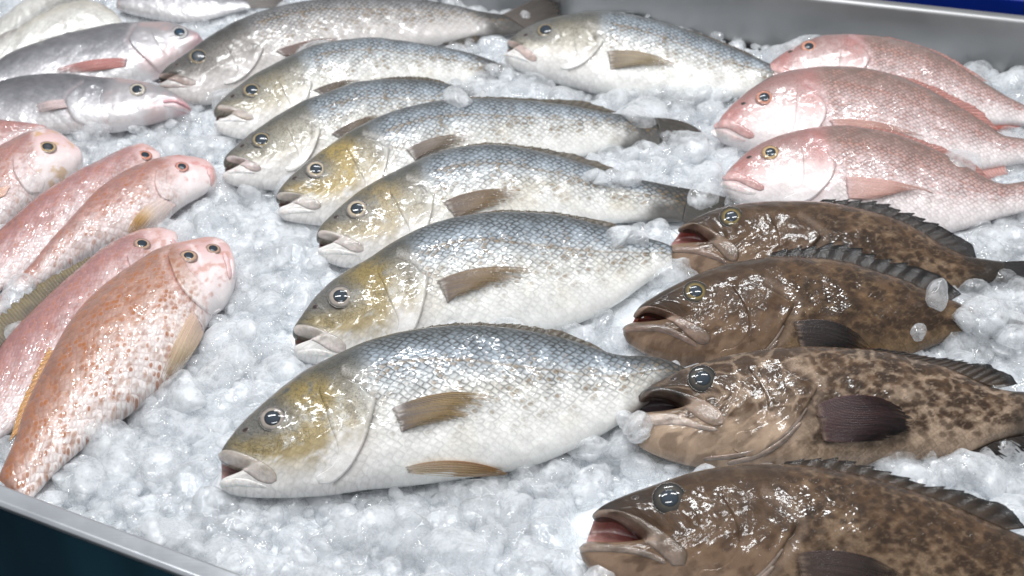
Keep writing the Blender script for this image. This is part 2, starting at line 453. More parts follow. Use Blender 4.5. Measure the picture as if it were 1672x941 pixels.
def build_fish(f):
    kind = f['kind']
    sd = f['seed'] = f.get('seed', len(FISH_TOP) * 13 + 5)
    dors, vent = f['dorsal'], f['ventral']
    A = f.get('axis') or (vent[1], vent[-2])
    za = f.get('z', 0.012)
    a, b = on_z(*np.array(A[0], float), za), on_z(*np.array(A[1], float), za)
    U = b - a; U[2] = 0; U /= np.linalg.norm(U)
    Pn = np.array([-U[1], U[0], 0.0])
    if Pn[1] * 1.0 + Pn[0] * (-.3) < 0: Pn = -Pn
    tl = math.radians(f.get('tilt', 25))
    V = Pn * math.cos(tl) + np.array([0, 0, math.sin(tl)])
    N = np.cross(U, V)
    if N[2] < 0: N = -N
    org = a
    def toplane(p, off=0.0):
        p = np.atleast_2d(np.array(p, float))
        r = ray(p[:, 0], p[:, 1])
        k = ((org + N * off - CAM) @ N) / (r @ N)
        return CAM + r * k[:, None]
    def uvof(P):
        d = P - org
        return np.stack([d @ U, d @ V], -1)
    def world(q, z):
        return org + q[..., :1] * U + q[..., 1:2] * V + z[..., None] * N
    big = f.get('res', 1.0)
    NS = int(240 * big); NU = int(96 * big); NL = int(40 * big)
    Dc = smooth(uvof(toplane(dors))); Wc = smooth(uvof(toplane(vent)))
    fr = [dors[0]] + list(f.get('front', [])) + [vent[0]]
    Fc = smooth(uvof(toplane(fr))) if len(fr) > 2 else uvof(toplane(fr))
    ss = np.linspace(0, 1, NS)**1.25
    phi = np.r_[np.linspace(-np.pi / 2, np.pi / 2, NU, endpoint=False), np.linspace(np.pi / 2, 1.5 * np.pi, NL, endpoint=False)]
    T = np.sin(phi); tau = (T + 1) / 2
    D = sample(Dc, ss); W_ = sample(Wc, ss)
    Fp = sample(Fc[::-1], tau)
    lin = Fc[-1] + (Fc[0] - Fc[-1]) * tau[:, None]
    dF = Fp - lin
    aa = np.clip(1 - ss / f.get('sm', .45), 0, 1)**2
    Q = W_[:, None] * (1 - tau)[None, :, None] + D[:, None] * tau[None, :, None] + aa[:, None, None] * dF[None]
    hh = np.linalg.norm(D - W_, axis=1) / 2
    wmax = f.get('thick', .47) * hh.max()
    w = wmax * np.interp(ss, [0, .05, .12, .2, .33, .55, .8, 1], [.42, .55, .72, .86, 1, .88, .42, .18])
    w = np.minimum(w, hh * .95 + .001)
    if f.get('wtail'): w = np.maximum(w, wmax * f['wtail'])
    cap = np.sqrt(np.clip(1 - (1 - np.clip(ss / f.get('sl', .03), 0, 1))**2, 0, 1))
    cap = cap * np.sqrt(np.clip(1 - np.clip((ss - .93) / .07, 0, 1)**2.5, .0, 1))
    z = w[:, None] * np.cos(phi)[None] * cap[:, None]
    z = np.sign(z) * np.abs(z / wmax)**.92 * wmax
    mid = (D + W_) / 2
    ul = np.r_[0, np.cumsum(np.linalg.norm(np.diff(mid, axis=0), axis=1))]
    uvx = np.broadcast_to(ul[:, None], z.shape); uvy = T[None] * hh[:, None]
    uv = np.stack([uvx, uvy], -1).reshape(-1, 2)
    st = np.stack(np.broadcast_arrays(ss[:, None], T[None]), -1).reshape(-1, 2)
    z = z + ((fbm(uv[:, 0], uv[:, 1], .03, 3, sd + 40) - .5) * .004 + (fbm(uv[:, 0], uv[:, 1], .008, 2, sd + 41) - .5) * .0011).reshape(z.shape) * np.clip(np.cos(phi) * 2, -.2, 1)[None] * cap[:, None]
    P = world(Q, z).reshape(-1, 3)
    px = project(P)
    tp = f.get('tpl', kind)
    if f.get('lm') and tp in TPL:
        f['X'] = affine(TPL[tp]['lm'], f['lm']); f['Xi'] = affine(f['lm'], TPL[tp]['lm'])
        for k in ('pre', 'op', 'lu', 'll', 'ju', 'jl'):
            if k not in f: f[k] = ap(f['X'], TPL[tp][k])
        if 'nostril' not in f: f['nostril'] = ap(f['X'], [TPL[tp]['nostril']])[0]
    m = NU + NL
    if 's0' not in f:
        f['s0'] = .26
        if f.get('op') is not None:
            o = np.array(f['op'])
            tip = o[np.argmax(np.abs(o[:, 0] - np.array(dors[0])[0]))]
            up = np.arange(len(P)).reshape(NS, m)[:, :NU].ravel()
            f['s0'] = st[up[np.argmin(np.linalg.norm(px[up] - tip, axis=1))], 0]
    pigf = PIG[kind]
    c, msk = pigf(f, px, st[:, 0], st[:, 1], uv)
    if kind in ('silver', 'grouper') and not f.get('notail'):
        c = mix(c, (.045, .041, .037) if kind == 'silver' else (.02, .017, .015), sst(.86, .97, st[:, 0] + .04 * np.abs(st[:, 1]) + (fbm(uv[:, 0], uv[:, 1], .01, 2, sd) - .5) * .06) * .93)
    # lateral line
    if f.get('lateral', 1) and kind in ('silver', 'snapper'):
        tl_ = np.interp(st[:, 0], [0, f['s0'], .45, .75, 1], [.5, .45, .42, .15, .05])
        ll = np.exp(-((st[:, 1] - tl_) / .022)**2) * sst(f['s0'] - .02, f['s0'] + .05, st[:, 0])
        c = mix(c, (.30, .20, .10) if kind == 'silver' else (.36, .17, .13), ll * .6)
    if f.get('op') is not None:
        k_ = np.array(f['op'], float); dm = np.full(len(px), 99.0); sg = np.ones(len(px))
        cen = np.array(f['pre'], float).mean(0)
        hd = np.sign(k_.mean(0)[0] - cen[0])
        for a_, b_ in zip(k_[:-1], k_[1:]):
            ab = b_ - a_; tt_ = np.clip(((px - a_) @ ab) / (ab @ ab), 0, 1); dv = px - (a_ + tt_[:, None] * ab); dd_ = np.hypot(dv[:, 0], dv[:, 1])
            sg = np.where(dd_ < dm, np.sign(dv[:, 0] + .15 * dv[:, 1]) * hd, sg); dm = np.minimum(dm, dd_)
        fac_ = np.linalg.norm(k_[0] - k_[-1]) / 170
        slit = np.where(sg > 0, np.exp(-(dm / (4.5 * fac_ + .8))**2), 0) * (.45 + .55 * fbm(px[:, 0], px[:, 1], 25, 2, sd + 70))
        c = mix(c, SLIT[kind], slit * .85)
        pale = np.where(sg > 0, np.exp(-((dm - 14 * fac_) / (6 * fac_ + 1))**2), 0)
        c = mix(c, ROOTC[kind], pale * .35)
    # upper-half collision tree in quads
    F4 = grid_faces(NS, m, wrap=True)
    upq = F4[(F4 % m < NU).all(1)]
    bvh = BVHTree.FromPolygons(P.tolist(), upq.tolist())
    FISH_TOP.append((bvh, P, upq))
    lowi = np.arange(len(P)).reshape(NS, m)[:, NU - 1:].ravel()
    FISH_LOW.append(P[lowi]); ALLV.append(P)
    root = bpy.data.objects.new(f['name'], None)
    base = P.mean(0); base[2] = P[:, 2].min()
    root.location = base; root.empty_display_size = .05
    root.rotation_euler = (0, 0, math.atan2(U[1], U[0]))
    COL.objects.link(root)
    root['label'] = f['label']; root['category'] = f.get('cat', 'fish'); root['group'] = f['group']
    tailcap = (np.arange(m) + (NS - 1) * m)[None, ::-1]
    body = link('body', mk_mesh('body', P, [F4, tailcap], c, msk, uv), root, M[kind])

    def cast(p, lift=0.0):
        p = np.atleast_2d(np.array(p, float))
        r = ray(p[:, 0], p[:, 1]); r /= np.linalg.norm(r, axis=1)[:, None]
        out = np.zeros((len(p), 3)); nn = np.zeros((len(p), 3)); fi = np.full(len(p), -1)
        pl = toplane(p)
        for i in range(len(p)):
            h = bvh.ray_cast(Vector(CAM), Vector(r[i]))
            if h[0] is not None:
                out[i] = h[0]; n_ = np.array(h[1]); nn[i] = n_ if n_ @ N > 0 else -n_; fi[i] = h[2]
            else:
                h = bvh.find_nearest(Vector(pl[i]))
                out[i] = pl[i]; nn[i] = N; fi[i] = h[2]
        return out + N * np.asarray(lift)[..., None] if np.ndim(lift) else out + N * lift, nn, fi

    def strip(name, e1, e2, mat, colr=None, bulge=.002, n=40, mm=14, prof=None, follow=True, taper=True, lift0=.0, close=.4):
        e1 = np.array(e1, float); e2 = np.array(e2, float)
        if close:
            for q_ in (0, -1):
                m_ = (e1[q_] + e2[q_]) / 2; g_ = np.linalg.norm(e1[q_] - e2[q_])
                dr = e1[q_] + e2[q_] - e1[1 if q_ == 0 else -2] - e2[1 if q_ == 0 else -2]
                m_ = m_ + dr / (np.linalg.norm(dr) + 1e-6) * g_ * close
                e1 = np.vstack([m_, e1]) if q_ == 0 else np.vstack([e1, m_]); e2 = np.vstack([m_, e2]) if q_ == 0 else np.vstack([e2, m_])
        a_ = sample(smooth(e1, 200), np.linspace(0, 1, n)); b_ = sample(smooth(e2, 200), np.linspace(0, 1, n))
        w_ = np.linspace(-.02, 1.02, mm)
        g = (a_[:, None] * (1 - w_)[None, :, None] + b_[:, None] * w_[None, :, None])
        gp = g.reshape(-1, 2)
        S_, nn, fi = cast(gp)
        k = np.linspace(0, 1, n)
        if prof is None:
            pr = np.sqrt(np.clip(1 - (2 * np.linspace(0, 1, mm) - 1)**2, 0, 1))[None] * np.ones((n, 1))
        else:
            pr = prof(np.linspace(0, 1, mm))[None] * np.ones((n, 1))
        if taper:
            pr = pr * np.sqrt(np.clip(1 - np.clip(2 * k - 1, -1, 1)**6, 0, 1))[:, None]
        off = (lift0 + bulge * pr).reshape(-1)
        top = S_ + N * off[:, None]; bot = S_ - N * .0015
        V_ = np.vstack([top, bot])
        nf = n * mm
        fa = grid_faces(n, mm); fb = grid_faces(n, mm, nf)[:, ::-1]
        ring = np.r_[np.arange(mm), np.arange(1, n) * mm + mm - 1, (n - 1) * mm + np.arange(mm - 2, -1, -1), np.arange(n - 2, 0, -1) * mm]
        rn = np.roll(ring, -1)
        side = np.stack([rn, ring, ring + nf, rn + nf], -1)
        q4 = upq[np.clip(fi, 0, None)]
        sti = st[q4].mean(1); uvi = uv[q4].mean(1)
        # smooth the looked-up coordinates
        uvi = uvof(top) * 1.0 if fi.max() < 0 else uvi
        if colr is None:
            cc, mk = pigf(f, gp, sti[:, 0], sti[:, 1], uvi)
            mk = mk * np.array([.6, 1, .5])
        else:
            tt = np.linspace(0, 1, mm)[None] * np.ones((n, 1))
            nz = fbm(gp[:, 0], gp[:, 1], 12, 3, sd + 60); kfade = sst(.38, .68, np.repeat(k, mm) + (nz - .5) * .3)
            cc = mix(np.array(colr[0]) + 0 * top, colr[1], np.clip(tt.reshape(-1) + (nz - .5) * .8, 0, 1)) * (.55 + .45 * np.clip(np.maximum(pr, np.where((np.linspace(0, 1, mm) > .5) & (name == 'lower_lip'), 1.0, 0)[None]).reshape(-1) * 1.6, 0, 1))[:, None] * ((.8 + .4 * fbm(gp[:, 0], gp[:, 1], 5, 2, sd + 61)) if kind != 'grouper' else (.5 + 1.0 * fbm(gp[:, 0] * .6, gp[:, 1], 8, 3, sd + 61)))[:, None]  # strip edges darkened in the colour: painted crease shade
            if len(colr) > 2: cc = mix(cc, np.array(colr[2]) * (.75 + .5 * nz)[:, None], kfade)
            mk = np.zeros((nf, 3)); mk[:, 1] = .5
        return link(name, mk_mesh(name, V_, [fa, fb, side], np.vstack([cc, cc]), np.vstack([mk, mk]), np.vstack([uvi, uvi])), root, mat)

    # gill cover and cheek plate
    if f.get('op') is not None:
        strip('gill_cover', f['pre'], f['op'], M[kind], None, f.get('gill', .0028), 70, 40,
              prof=lambda x: .25 * sst(0, .05, x) + .75 * x**1.3 * sst(1.0, .93, x)**.5, taper=True)
    # mouth
    fr_ = f.get('front', [])
    if f.get('mouth') and len(fr_) >= 3:
        q = np.array([dors[0]] + list(fr_) + [vent[0]], float)
        ctr = q.mean(0); dd = f.get('mouthback', 1)
        ci = np.argmax((q - q[0]) @ (np.array(dors[3]) - np.array(vent[0]) * 0 - q[0])) if False else f['corner']
        up_ = sample(smooth(q[:ci + 1], 100), np.linspace(0, 1, 24)); lo_ = sample(smooth(q[ci:][::-1], 100), np.linspace(0, 1, 24))
        wv = np.linspace(0, 1, 12)
        g = up_[:, None] * (1 - wv)[None, :, None] + lo_[:, None] * wv[None, :, None]
        g = ctr + (g - ctr) * 1.12
        # draw the open front a little inside
        dirb = (q[ci] - (q[0] + q[-1]) / 2); g = g + dirb * .10
        gp = g.reshape(-1, 2)
        dep = -(.003 + .008 * np.sin(np.pi * wv))[None] * np.ones((24, 1))
        dep = dep.reshape(-1)
        r = ray(gp[:, 0], gp[:, 1]); pl = np.stack([CAM + r[i] * (((org + N * dep[i] - CAM) @ N) / (r[i] @ N)) for i in range(len(gp))])
        bk = pl - N * .0012
        fa = grid_faces(24, 12)
        nz = fbm(gp[:, 0], gp[:, 1], 9, 3, sd)
        dist = np.linalg.norm(gp - q[ci], axis=1); dist = dist / dist.max()
        cc = mix(np.array(f['mouth'][0]) + 0 * pl, f['mouth'][1], np.clip(dist * 1.1 + (nz - .5) * .7, 0, 1))
        link('mouth_lining', mk_mesh('mouth_lining', np.vstack([pl, bk]), [fa, grid_faces(24, 12, len(pl))[:, ::-1]], np.vstack([cc, cc])), root, M['flesh'])
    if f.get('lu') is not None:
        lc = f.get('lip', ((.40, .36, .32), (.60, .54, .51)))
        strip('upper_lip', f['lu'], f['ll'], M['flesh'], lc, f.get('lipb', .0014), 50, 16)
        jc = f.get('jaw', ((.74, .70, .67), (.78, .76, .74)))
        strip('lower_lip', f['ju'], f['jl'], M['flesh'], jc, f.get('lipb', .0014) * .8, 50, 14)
    if kind == 'grouper' and f.get('X') is not None:
        for e1_, e2_ in (([(1319, 668), (1297, 701), (1262, 729), (1215, 747), (1150, 753)], [(1311, 667), (1287, 698), (1254, 723), (1210, 739), (1150, 747)]),
                         ([(1309, 692), (1281, 724), (1241, 748), (1190, 760)], [(1302, 691), (1273, 718), (1234, 741), (1190, 753)])):
            strip('gill_fold', ap(f['X'], e1_), ap(f['X'], e2_), M['flesh'], ((.20, .145, .11), (.36, .28, .235)), .0022, 50, 10)
    if f.get('nostril') is not None:
        P0, n0, _ = cast([f['nostril']]); disc('nostril', P0[0] + N * .0002, n0[0], f.get('nr', .0021), .0005, [(0, (.02, .012, .012)), (.7, (.03, .02, .02)), (1, (.16, .12, .10))], root, U, asp=1.4)
    for k, e in enumerate(f.get('eyes', [])):
        x, y, r_, rp = e[:4]
        P0, n0, _ = cast([(x, y)])
        dep = np.linalg.norm(P0[0] - CAM)
        sc = dep / F
        nn = N * .75 + n0[0] * .25; nn /= np.linalg.norm(nn)
        if len(e) > 5 and e[5] is not None: nn = np.array(e[5], float); nn /= np.linalg.norm(nn)
        iris = e[4] if len(e) > 4 and e[4] else [(0, (.01, .01, .012)), (.46, (.012, .012, .014)), (.52, (.62, .50, .30)), (.62, (.50, .40, .26)), (.82, (.34, .29, .24)), (.95, (.22, .19, .17)), (1, (.06, .055, .05))]
        R = r_ * sc
        ring(P0[0] + nn * R * .02, nn, R * 1.02, R * .045, f.get('rim', (.10, .095, .085)), root, U)
        eo = disc('eye', P0[0] + nn * R * .02, nn, R, R * .20, iris, root, U)
        po = disc('pupil', P0[0] + nn * (R * .02 + R * .150), nn, rp * sc * 1.3, R * .07, [(0, e[6] if len(e) > 6 else (.006, .018, .034)), (.8, (.006, .014, .024)), (1, (.01, .012, .014))], eo, U)

    def fin(name, rootp, tipp, midp=None, colr=((.2, .15, .1), (.1, .08, .06)), n=40, mm=14, mode='plane', lift=(0., .003, .006), saw=0.0, nray=16, corr=.0006, stripe=.5, curl=0.0, fray=.45, efade=.55):
        kk = np.linspace(0, 1, n)
        if mode == 'plane': R0, T0 = toplane(rootp), toplane(tipp)
        else:
            R0 = cast(rootp, lift[0])[0]; T0 = cast(tipp, lift[2])[0]
        Rc = sample(smooth(R0, 200), kk); Tc = sample(smooth(T0, 200), kk)
        if midp is not None:
            M0 = toplane(midp) if mode == 'plane' else cast(midp, lift[1])[0]
            Mc = sample(smooth(M0, 200), kk)
        else: Mc = (Rc + Tc) / 2 + (N * (lift[1] - (lift[0] + lift[2]) / 2) if mode != 'plane' else 0)
        ph = kk * nray
        r_ = np.random.RandomState(sd + len(name))
        L = 1 - saw * sst(.80, .62, kk) * (1 - (ph % 1))**1.3 + (vnoise(ph * 1.0, ph * 0 + sd, 3) - .5) * .25 * (1 if saw else .3) + (r_.rand(n) - .5) * (.04 if saw else .16)
        w_ = np.linspace(0, 1, mm)[None, :] * L[:, None]
        w_ = np.clip(w_, 0, 1.08)[..., None]
        Cc = 2 * Mc - .5 * (Rc + Tc)
        G = (1 - w_)**2 * Rc[:, None] + 2 * w_ * (1 - w_) * Cc[:, None] + w_**2 * Tc[:, None]
        co = corr * np.cos(ph * 2 * np.pi)[:, None] * np.linspace(.3, 1, mm)[None] + curl * np.linspace(0, 1, mm)[None]**2 * np.sin(kk * 9 + sd)[:, None]
        G = G + co[..., None] * N
        top = G.reshape(-1, 3) + N * .0005; bot = G.reshape(-1, 3) - N * .0005
        nf = n * mm
        ring_ = np.r_[np.arange(mm), np.arange(1, n) * mm + mm - 1, (n - 1) * mm + np.arange(mm - 2, -1, -1), np.arange(n - 2, 0, -1) * mm]
        rn = np.roll(ring_, -1)
        cc = mix(np.array(colr[0]) + np.zeros((n, mm, 3)), colr[1], np.clip(w_[..., 0] + (vnoise(kk[:, None] * 30, w_[..., 0] * 4, sd) - .5) * .5, 0, 1))
        sm_ = (.5 + .5 * np.cos(ph * 2 * np.pi))[:, None] * (1 - stripe) + stripe * vnoise(kk[:, None] * nray * 3 + 0 * w_[..., 0], w_[..., 0] * 3, sd + 2)
        cc = cc * (.65 + .6 * sm_)[..., None]
        if len(colr) > 2:
            cc = mix(cc, colr[2], sst(.35, .8, 1 - kk)[:, None] * np.ones((1, mm)) * sst(.2, .8, w_[..., 0]))
        if mode != 'plane':
            cc = mix(cc, ROOTC[kind], sst(.10, .0, w_[..., 0] + (vnoise(kk * 14, kk * 0, sd) - .5)[:, None] * .08) * .6)
        cc = cc.reshape(-1, 3)
        fr_n = vnoise(ph[:, None] * 2.2 + 0 * w_[..., 0], w_[..., 0] * 1.5, sd + 7)
        al = sst(.0, .04, w_[..., 0] + (vnoise(kk * 20, kk * 0, sd + 3) - .5)[:, None] * .05 + (.08 if mode == 'plane' else 0)) * np.clip(1.0 - fray * sst(.45, 1.0, w_[..., 0]) * (.35 + fr_n * 1.1), .0, 1); al = (al * (1 - (0 if mode == 'plane' else efade) * sst(.6, 1, kk)[:, None] * sst(.15, .6, w_[..., 0]))).reshape(-1)
        mk = np.c_[al, al, al]
        me = mk_mesh(name, np.vstack([top, bot]), [grid_faces(n, mm), grid_faces(n, mm, nf)[:, ::-1], np.stack([rn, ring_, ring_ + nf, rn + nf], -1)], np.vstack([cc, cc]), np.vstack([mk, mk]))
        return link(name, me, root, M['fin'])
    for fn in f.get('fins', []):
        fin(**fn)
    f['cast'] = cast; f['root'] = root
    return root

def frame(nrm, U):
    x = U - nrm * (U @ nrm); x /= np.linalg.norm(x)
    return x, np.cross(nrm, x)

def disc(name, P0, nrm, R, bulge, rings, parent, U, asp=1.0, nr=16, na=40):
    x, y = frame(nrm, U)
    rr = np.linspace(0, 1, nr); aa = np.linspace(0, 2 * np.pi, na, endpoint=False)
    zz = bulge * np.clip(1 - rr**2, 0, 1)**.8 
    V = P0 + (rr[:, None, None] * R) * (np.cos(aa)[None, :, None] * x * asp + np.sin(aa)[None, :, None] * y) + zz[:, None, None] * nrm
    k = [a for a, _ in rings]; c = [b for _, b in rings]
    cc = ramp(rr, k, c)[:, None] * (1 + .35 * (vnoise(aa[None] * 5, rr[:, None] * 6, 3)[..., None] - .5))
    low = P0 - nrm * R * .25 + R * (np.cos(aa)[:, None] * x * asp + np.sin(aa)[:, None] * y)
    VV = np.vstack([V.reshape(-1, 3), low])
    n = nr * na
    sk = np.stack([np.arange(na) + (nr - 1) * na, (np.arange(na) + 1) % na + (nr - 1) * na, (np.arange(na) + 1) % na + n, np.arange(na) + n], -1)
    me = mk_mesh(name, VV, [grid_faces(nr, na, wrap=True), sk, (np.arange(na) + n)[None, ::-1]], np.vstack([cc.reshape(-1, 3), cc[-1]]))
    return link(name, me, parent, M['eye'])

def ring(P0, nrm, R, r, colr, parent, U, na=48, nb=10):
    x, y = frame(nrm, U)
    aa = np.linspace(0, 2 * np.pi, na, endpoint=False); bb = np.linspace(0, 2 * np.pi, nb, endpoint=False)
    d = np.cos(aa)[:, None] * x + np.sin(aa)[:, None] * y
    V = P0 + d[:, None] * (R + r * np.cos(bb))[None, :, None] + nrm * (r * .8 * np.sin(bb))[None, :, None]
    i = np.arange(na)[:, None]; j = np.arange(nb)[None]
    fa = np.stack([i * nb + j, ((i + 1) % na) * nb + j, ((i + 1) % na) * nb + (j + 1) % nb, i * nb + (j + 1) % nb], -1).reshape(-1, 4)
    cc = np.array(colr) * np.ones((na * nb, 1)) * (.7 + .6 * vnoise(np.repeat(aa, nb) * 3, np.tile(bb, na), 4)[:, None])
    link('eye_rim', mk_mesh('eye_rim', V.reshape(-1, 3), fa, cc), parent, M['flesh'])

exec_fish = []
GS, GK, GG, GR, GY, GT = ('silver fish laid side by side on the ice', 'pink snappers at the right of the tray', 'brown groupers at the front right', 'rosy fish at the left of the tray', 'grey fish behind the rosy ones', 'fish along the far edge of the ice')
BROWNFIN = ((.13, .105, .085), (.20, .135, .06))
DARKF = ((.05, .047, .042), (.12, .10, .075))
BLACKF = ((.032, .024, .019), (.006, .006, .007))
def S(**k):
    k.setdefault('mouth', ((.10, .045, .045), (.38, .25, .23))); k.setdefault('group', GS)
    exec_fish.append(dict(kind='silver', name='silver_fish', **k))
def dfin(r, t, colr=DARKF, **k):
    d = dict(name='dorsal_fin', rootp=r, tipp=t, colr=colr, n=220, mm=10, saw=.18, nray=26, corr=.0003, fray=.2); d.update(k); return d
def pfin(r, t, m=None, colr=BROWNFIN, **k):
    d = dict(name='pectoral_fin', rootp=r, tipp=t, midp=m, colr=colr, n=64, mm=24, mode='surf', lift=(.0008, .0035, .004), nray=24, corr=.0003, fray=.9); d.update(k); return d
def tfin(r, t, m=None, colr=((.045, .041, .036), (.055, .048, .04)), **k):
    d = dict(name='tail_fin', rootp=r, tipp=t, midp=m, colr=colr, n=80, mm=24, nray=24, corr=.0005, fray=.2); d.update(k); return d
IRB = [(0, (.01, .015, .02)), (.50, (.012, .018, .022)), (.62, (.40, .30, .14)), (.74, (.28, .215, .11)), (.88, (.16, .135, .10)), (1, (.05, .05, .05))]
IRP = [(0, (.01, .01, .012)), (.42, (.012, .012, .014)), (.50, (.60, .53, .43)), (.60, (.30, .25, .21)), (.8, (.25, .22, .195)), (.93, (.15, .135, .12)), (1, (.06, .055, .05))]

S(label='large silver fish with a golden head lying nearest the front of the tray', res=1.25, gold=1.0, warm=.35,
  dorsal=[(367, 735), (381, 715), (400, 690), (422, 669), (450, 644), (482, 619), (505, 604), (560, 577), (600, 560), (650, 546), (700, 538), (760, 534), (830, 538), (900, 549), (960, 566), (1008, 581), (1056, 583), (1090, 590), (1120, 602)],
  ventral=[(362, 799), (381, 808), (422, 812), (470, 812), (541, 807), (600, 798), (660, 793), (732, 784), (830, 769), (880, 757), (940, 732), (1000, 700), (1045, 668), (1085, 643), (1125, 626)],
  front=[(359, 744), (360, 753), (372, 761), (388, 767), (404, 771), (392, 776), (376, 780), (364, 784), (359, 791)], corner=5,
  axis=((470, 812), (880, 757)), lm=[(367, 735), (445, 785), (445, 684), (611, 651)],
  eyes=[(445, 684, 21, 10, IRP)],
  lip=((.34, .30, .25), (.56, .50, .47)),
  fins=[pfin([(640, 668), (645, 680), (650, 692), (655, 706)], [(808, 651), (790, 662), (752, 683), (700, 697)], [(725, 645), (722, 660), (708, 677), (678, 700)], colr=((.12, .10, .095), (.26, .165, .05)), n=90, mm=30),
        dict(name='pelvic_fin', rootp=[(662, 764), (666, 773)], tipp=[(812, 770), (824, 779)], midp=[(738, 756), (745, 782)], colr=((.62, .52, .40), (.42, .24, .09)), mode='surf', lift=(.001, .004, .004), nray=6, n=30, mm=30, corr=.0012),
        dfin([(665, 545), (735, 538), (800, 538), (870, 546), (930, 560), (985, 577)], [(668, 538), (742, 527), (812, 528), (884, 535), (945, 551), (998, 581)])])

S(label='silver fish with a golden cheek, second from the front of the middle row', notail=1, res=1.15, gold=.95, warm=.35,
  dorsal=[(484, 531), (496, 515), (515, 488), (542, 462), (570, 443), (604, 424), (637, 402), (673, 382), (709, 367), (757, 355), (805, 350), (870, 350), (910, 353), (960, 364), (1010, 377), (1050, 388), (1080, 396), (1098, 403)],
  ventral=[(481, 579), (490, 587), (520, 594), (570, 592), (640, 582), (740, 566), (830, 553), (905, 540), (960, 522), (1010, 495), (1045, 470), (1075, 450), (1098, 436)],
  front=[(478, 541), (480, 551), (495, 553), (510, 556), (521, 558), (508, 561), (494, 563), (482, 567), (480, 573)], corner=5,
  axis=((520, 594), (960, 522)), lm=[(484, 531), (561, 572), (556, 484), (695, 452)],
  eyes=[(556, 485, 20, 9, IRP)],
  fins=[pfin([(712, 460), (719, 472), (725, 484), (731, 496)], [(862, 443), (838, 458), (790, 474), (748, 490)], [(785, 441), (782, 455), (768, 470), (742, 488)], colr=((.13, .10, .085), (.21, .135, .055))),
        dfin([(700, 372), (780, 354), (860, 352), (930, 360), (990, 374), (1035, 386)], [(704, 365), (788, 346), (872, 344), (945, 352), (1005, 367), (1048, 388)])])

S(label='silver fish with a speckled bronze cheek, just behind the second golden-headed one', gold=.7, goldcol=(.36, .26, .10), warm=.45,
  dorsal=[(524, 377), (530, 368), (542, 354), (560, 336), (587, 315), (615, 298), (650, 280), (685, 264), (720, 250), (757, 243), (803, 240), (845, 244), (899, 255), (947, 267), (1000, 284), (1043, 294), (1090, 303), (1127, 309)],
  ventral=[(519, 410), (524, 420), (542, 430), (570, 436), (640, 432), (730, 416), (820, 394), (900, 376), (970, 367), (1040, 362), (1090, 362), (1115, 362)],
  front=[(517, 384), (518, 394), (530, 396), (542, 398), (551, 399), (541, 402), (530, 404), (519, 407)], corner=5,
  axis=((560, 436), (970, 367)), lm=[(524, 377), (590, 409), (583, 342), (706, 321)],
  eyes=[(583, 342, 17, 8)],
  fins=[pfin([(722, 332), (729, 340), (736, 348), (743, 357)], [(854, 315), (830, 328), (800, 342), (772, 352)], [(785, 314), (784, 325), (775, 339), (758, 354)], colr=((.13, .10, .085), (.20, .13, .06))),
        tfin([(1116, 308), (1114, 322), (1113, 340), (1112, 361)], [(1218, 334), (1196, 346), (1190, 372), (1200, 400)], [(1165, 318), (1155, 330), (1150, 352), (1150, 378)]),
        dfin([(690, 264), (755, 245), (805, 242), (850, 247), (900, 257), (950, 270), (1000, 285)], [(694, 257), (762, 237), (815, 233), (862, 238), (914, 247), (970, 263), (1022, 285)])])

S(label='long silver fish with a yellow cheek and dark forked tail showing, fourth from the front', gold=1.0, goldcol=(.38, .27, .08), warm=.4,
  dorsal=[(455, 314), (472, 293), (491, 276), (515, 256), (539, 239), (563, 223), (599, 203), (635, 188), (684, 174), (732, 166), (772, 164), (839, 165), (899, 170), (947, 177), (1000, 186), (1043, 191), (1072, 193)],
  ventral=[(454, 349), (467, 359), (503, 365), (540, 366), (600, 355), (700, 325), (800, 298), (880, 275), (950, 256), (1000, 246), (1050, 241), (1080, 237)],
  front=[(451, 321), (452, 329), (464, 330), (476, 330), (487, 331), (477, 335), (466, 338), (456, 341)], corner=5,
  axis=((510, 365), (950, 256)), lm=[(455, 314), (521, 339), (516, 277), (632, 242)],
  eyes=[(516, 277, 16, 7.5)],
  fins=[pfin([(662, 246), (667, 251), (672, 257), (678, 263)], [(772, 225), (758, 233), (735, 243), (705, 255)], [(715, 227), (714, 235), (704, 245), (690, 257)], colr=((.12, .095, .085), (.16, .12, .08))),
        tfin([(1068, 193), (1074, 205), (1077, 215), (1079, 227), (1080, 238)], [(1157, 229), (1140, 230), (1138, 238), (1168, 244), (1120, 251)], [(1122, 202), (1115, 213), (1112, 222), (1118, 233), (1100, 245)]),
        dfin([(700, 172), (772, 166), (840, 167), (905, 172), (950, 179), (990, 185)], [(705, 166), (776, 158), (845, 160), (925, 163), (965, 169), (1005, 183)])])

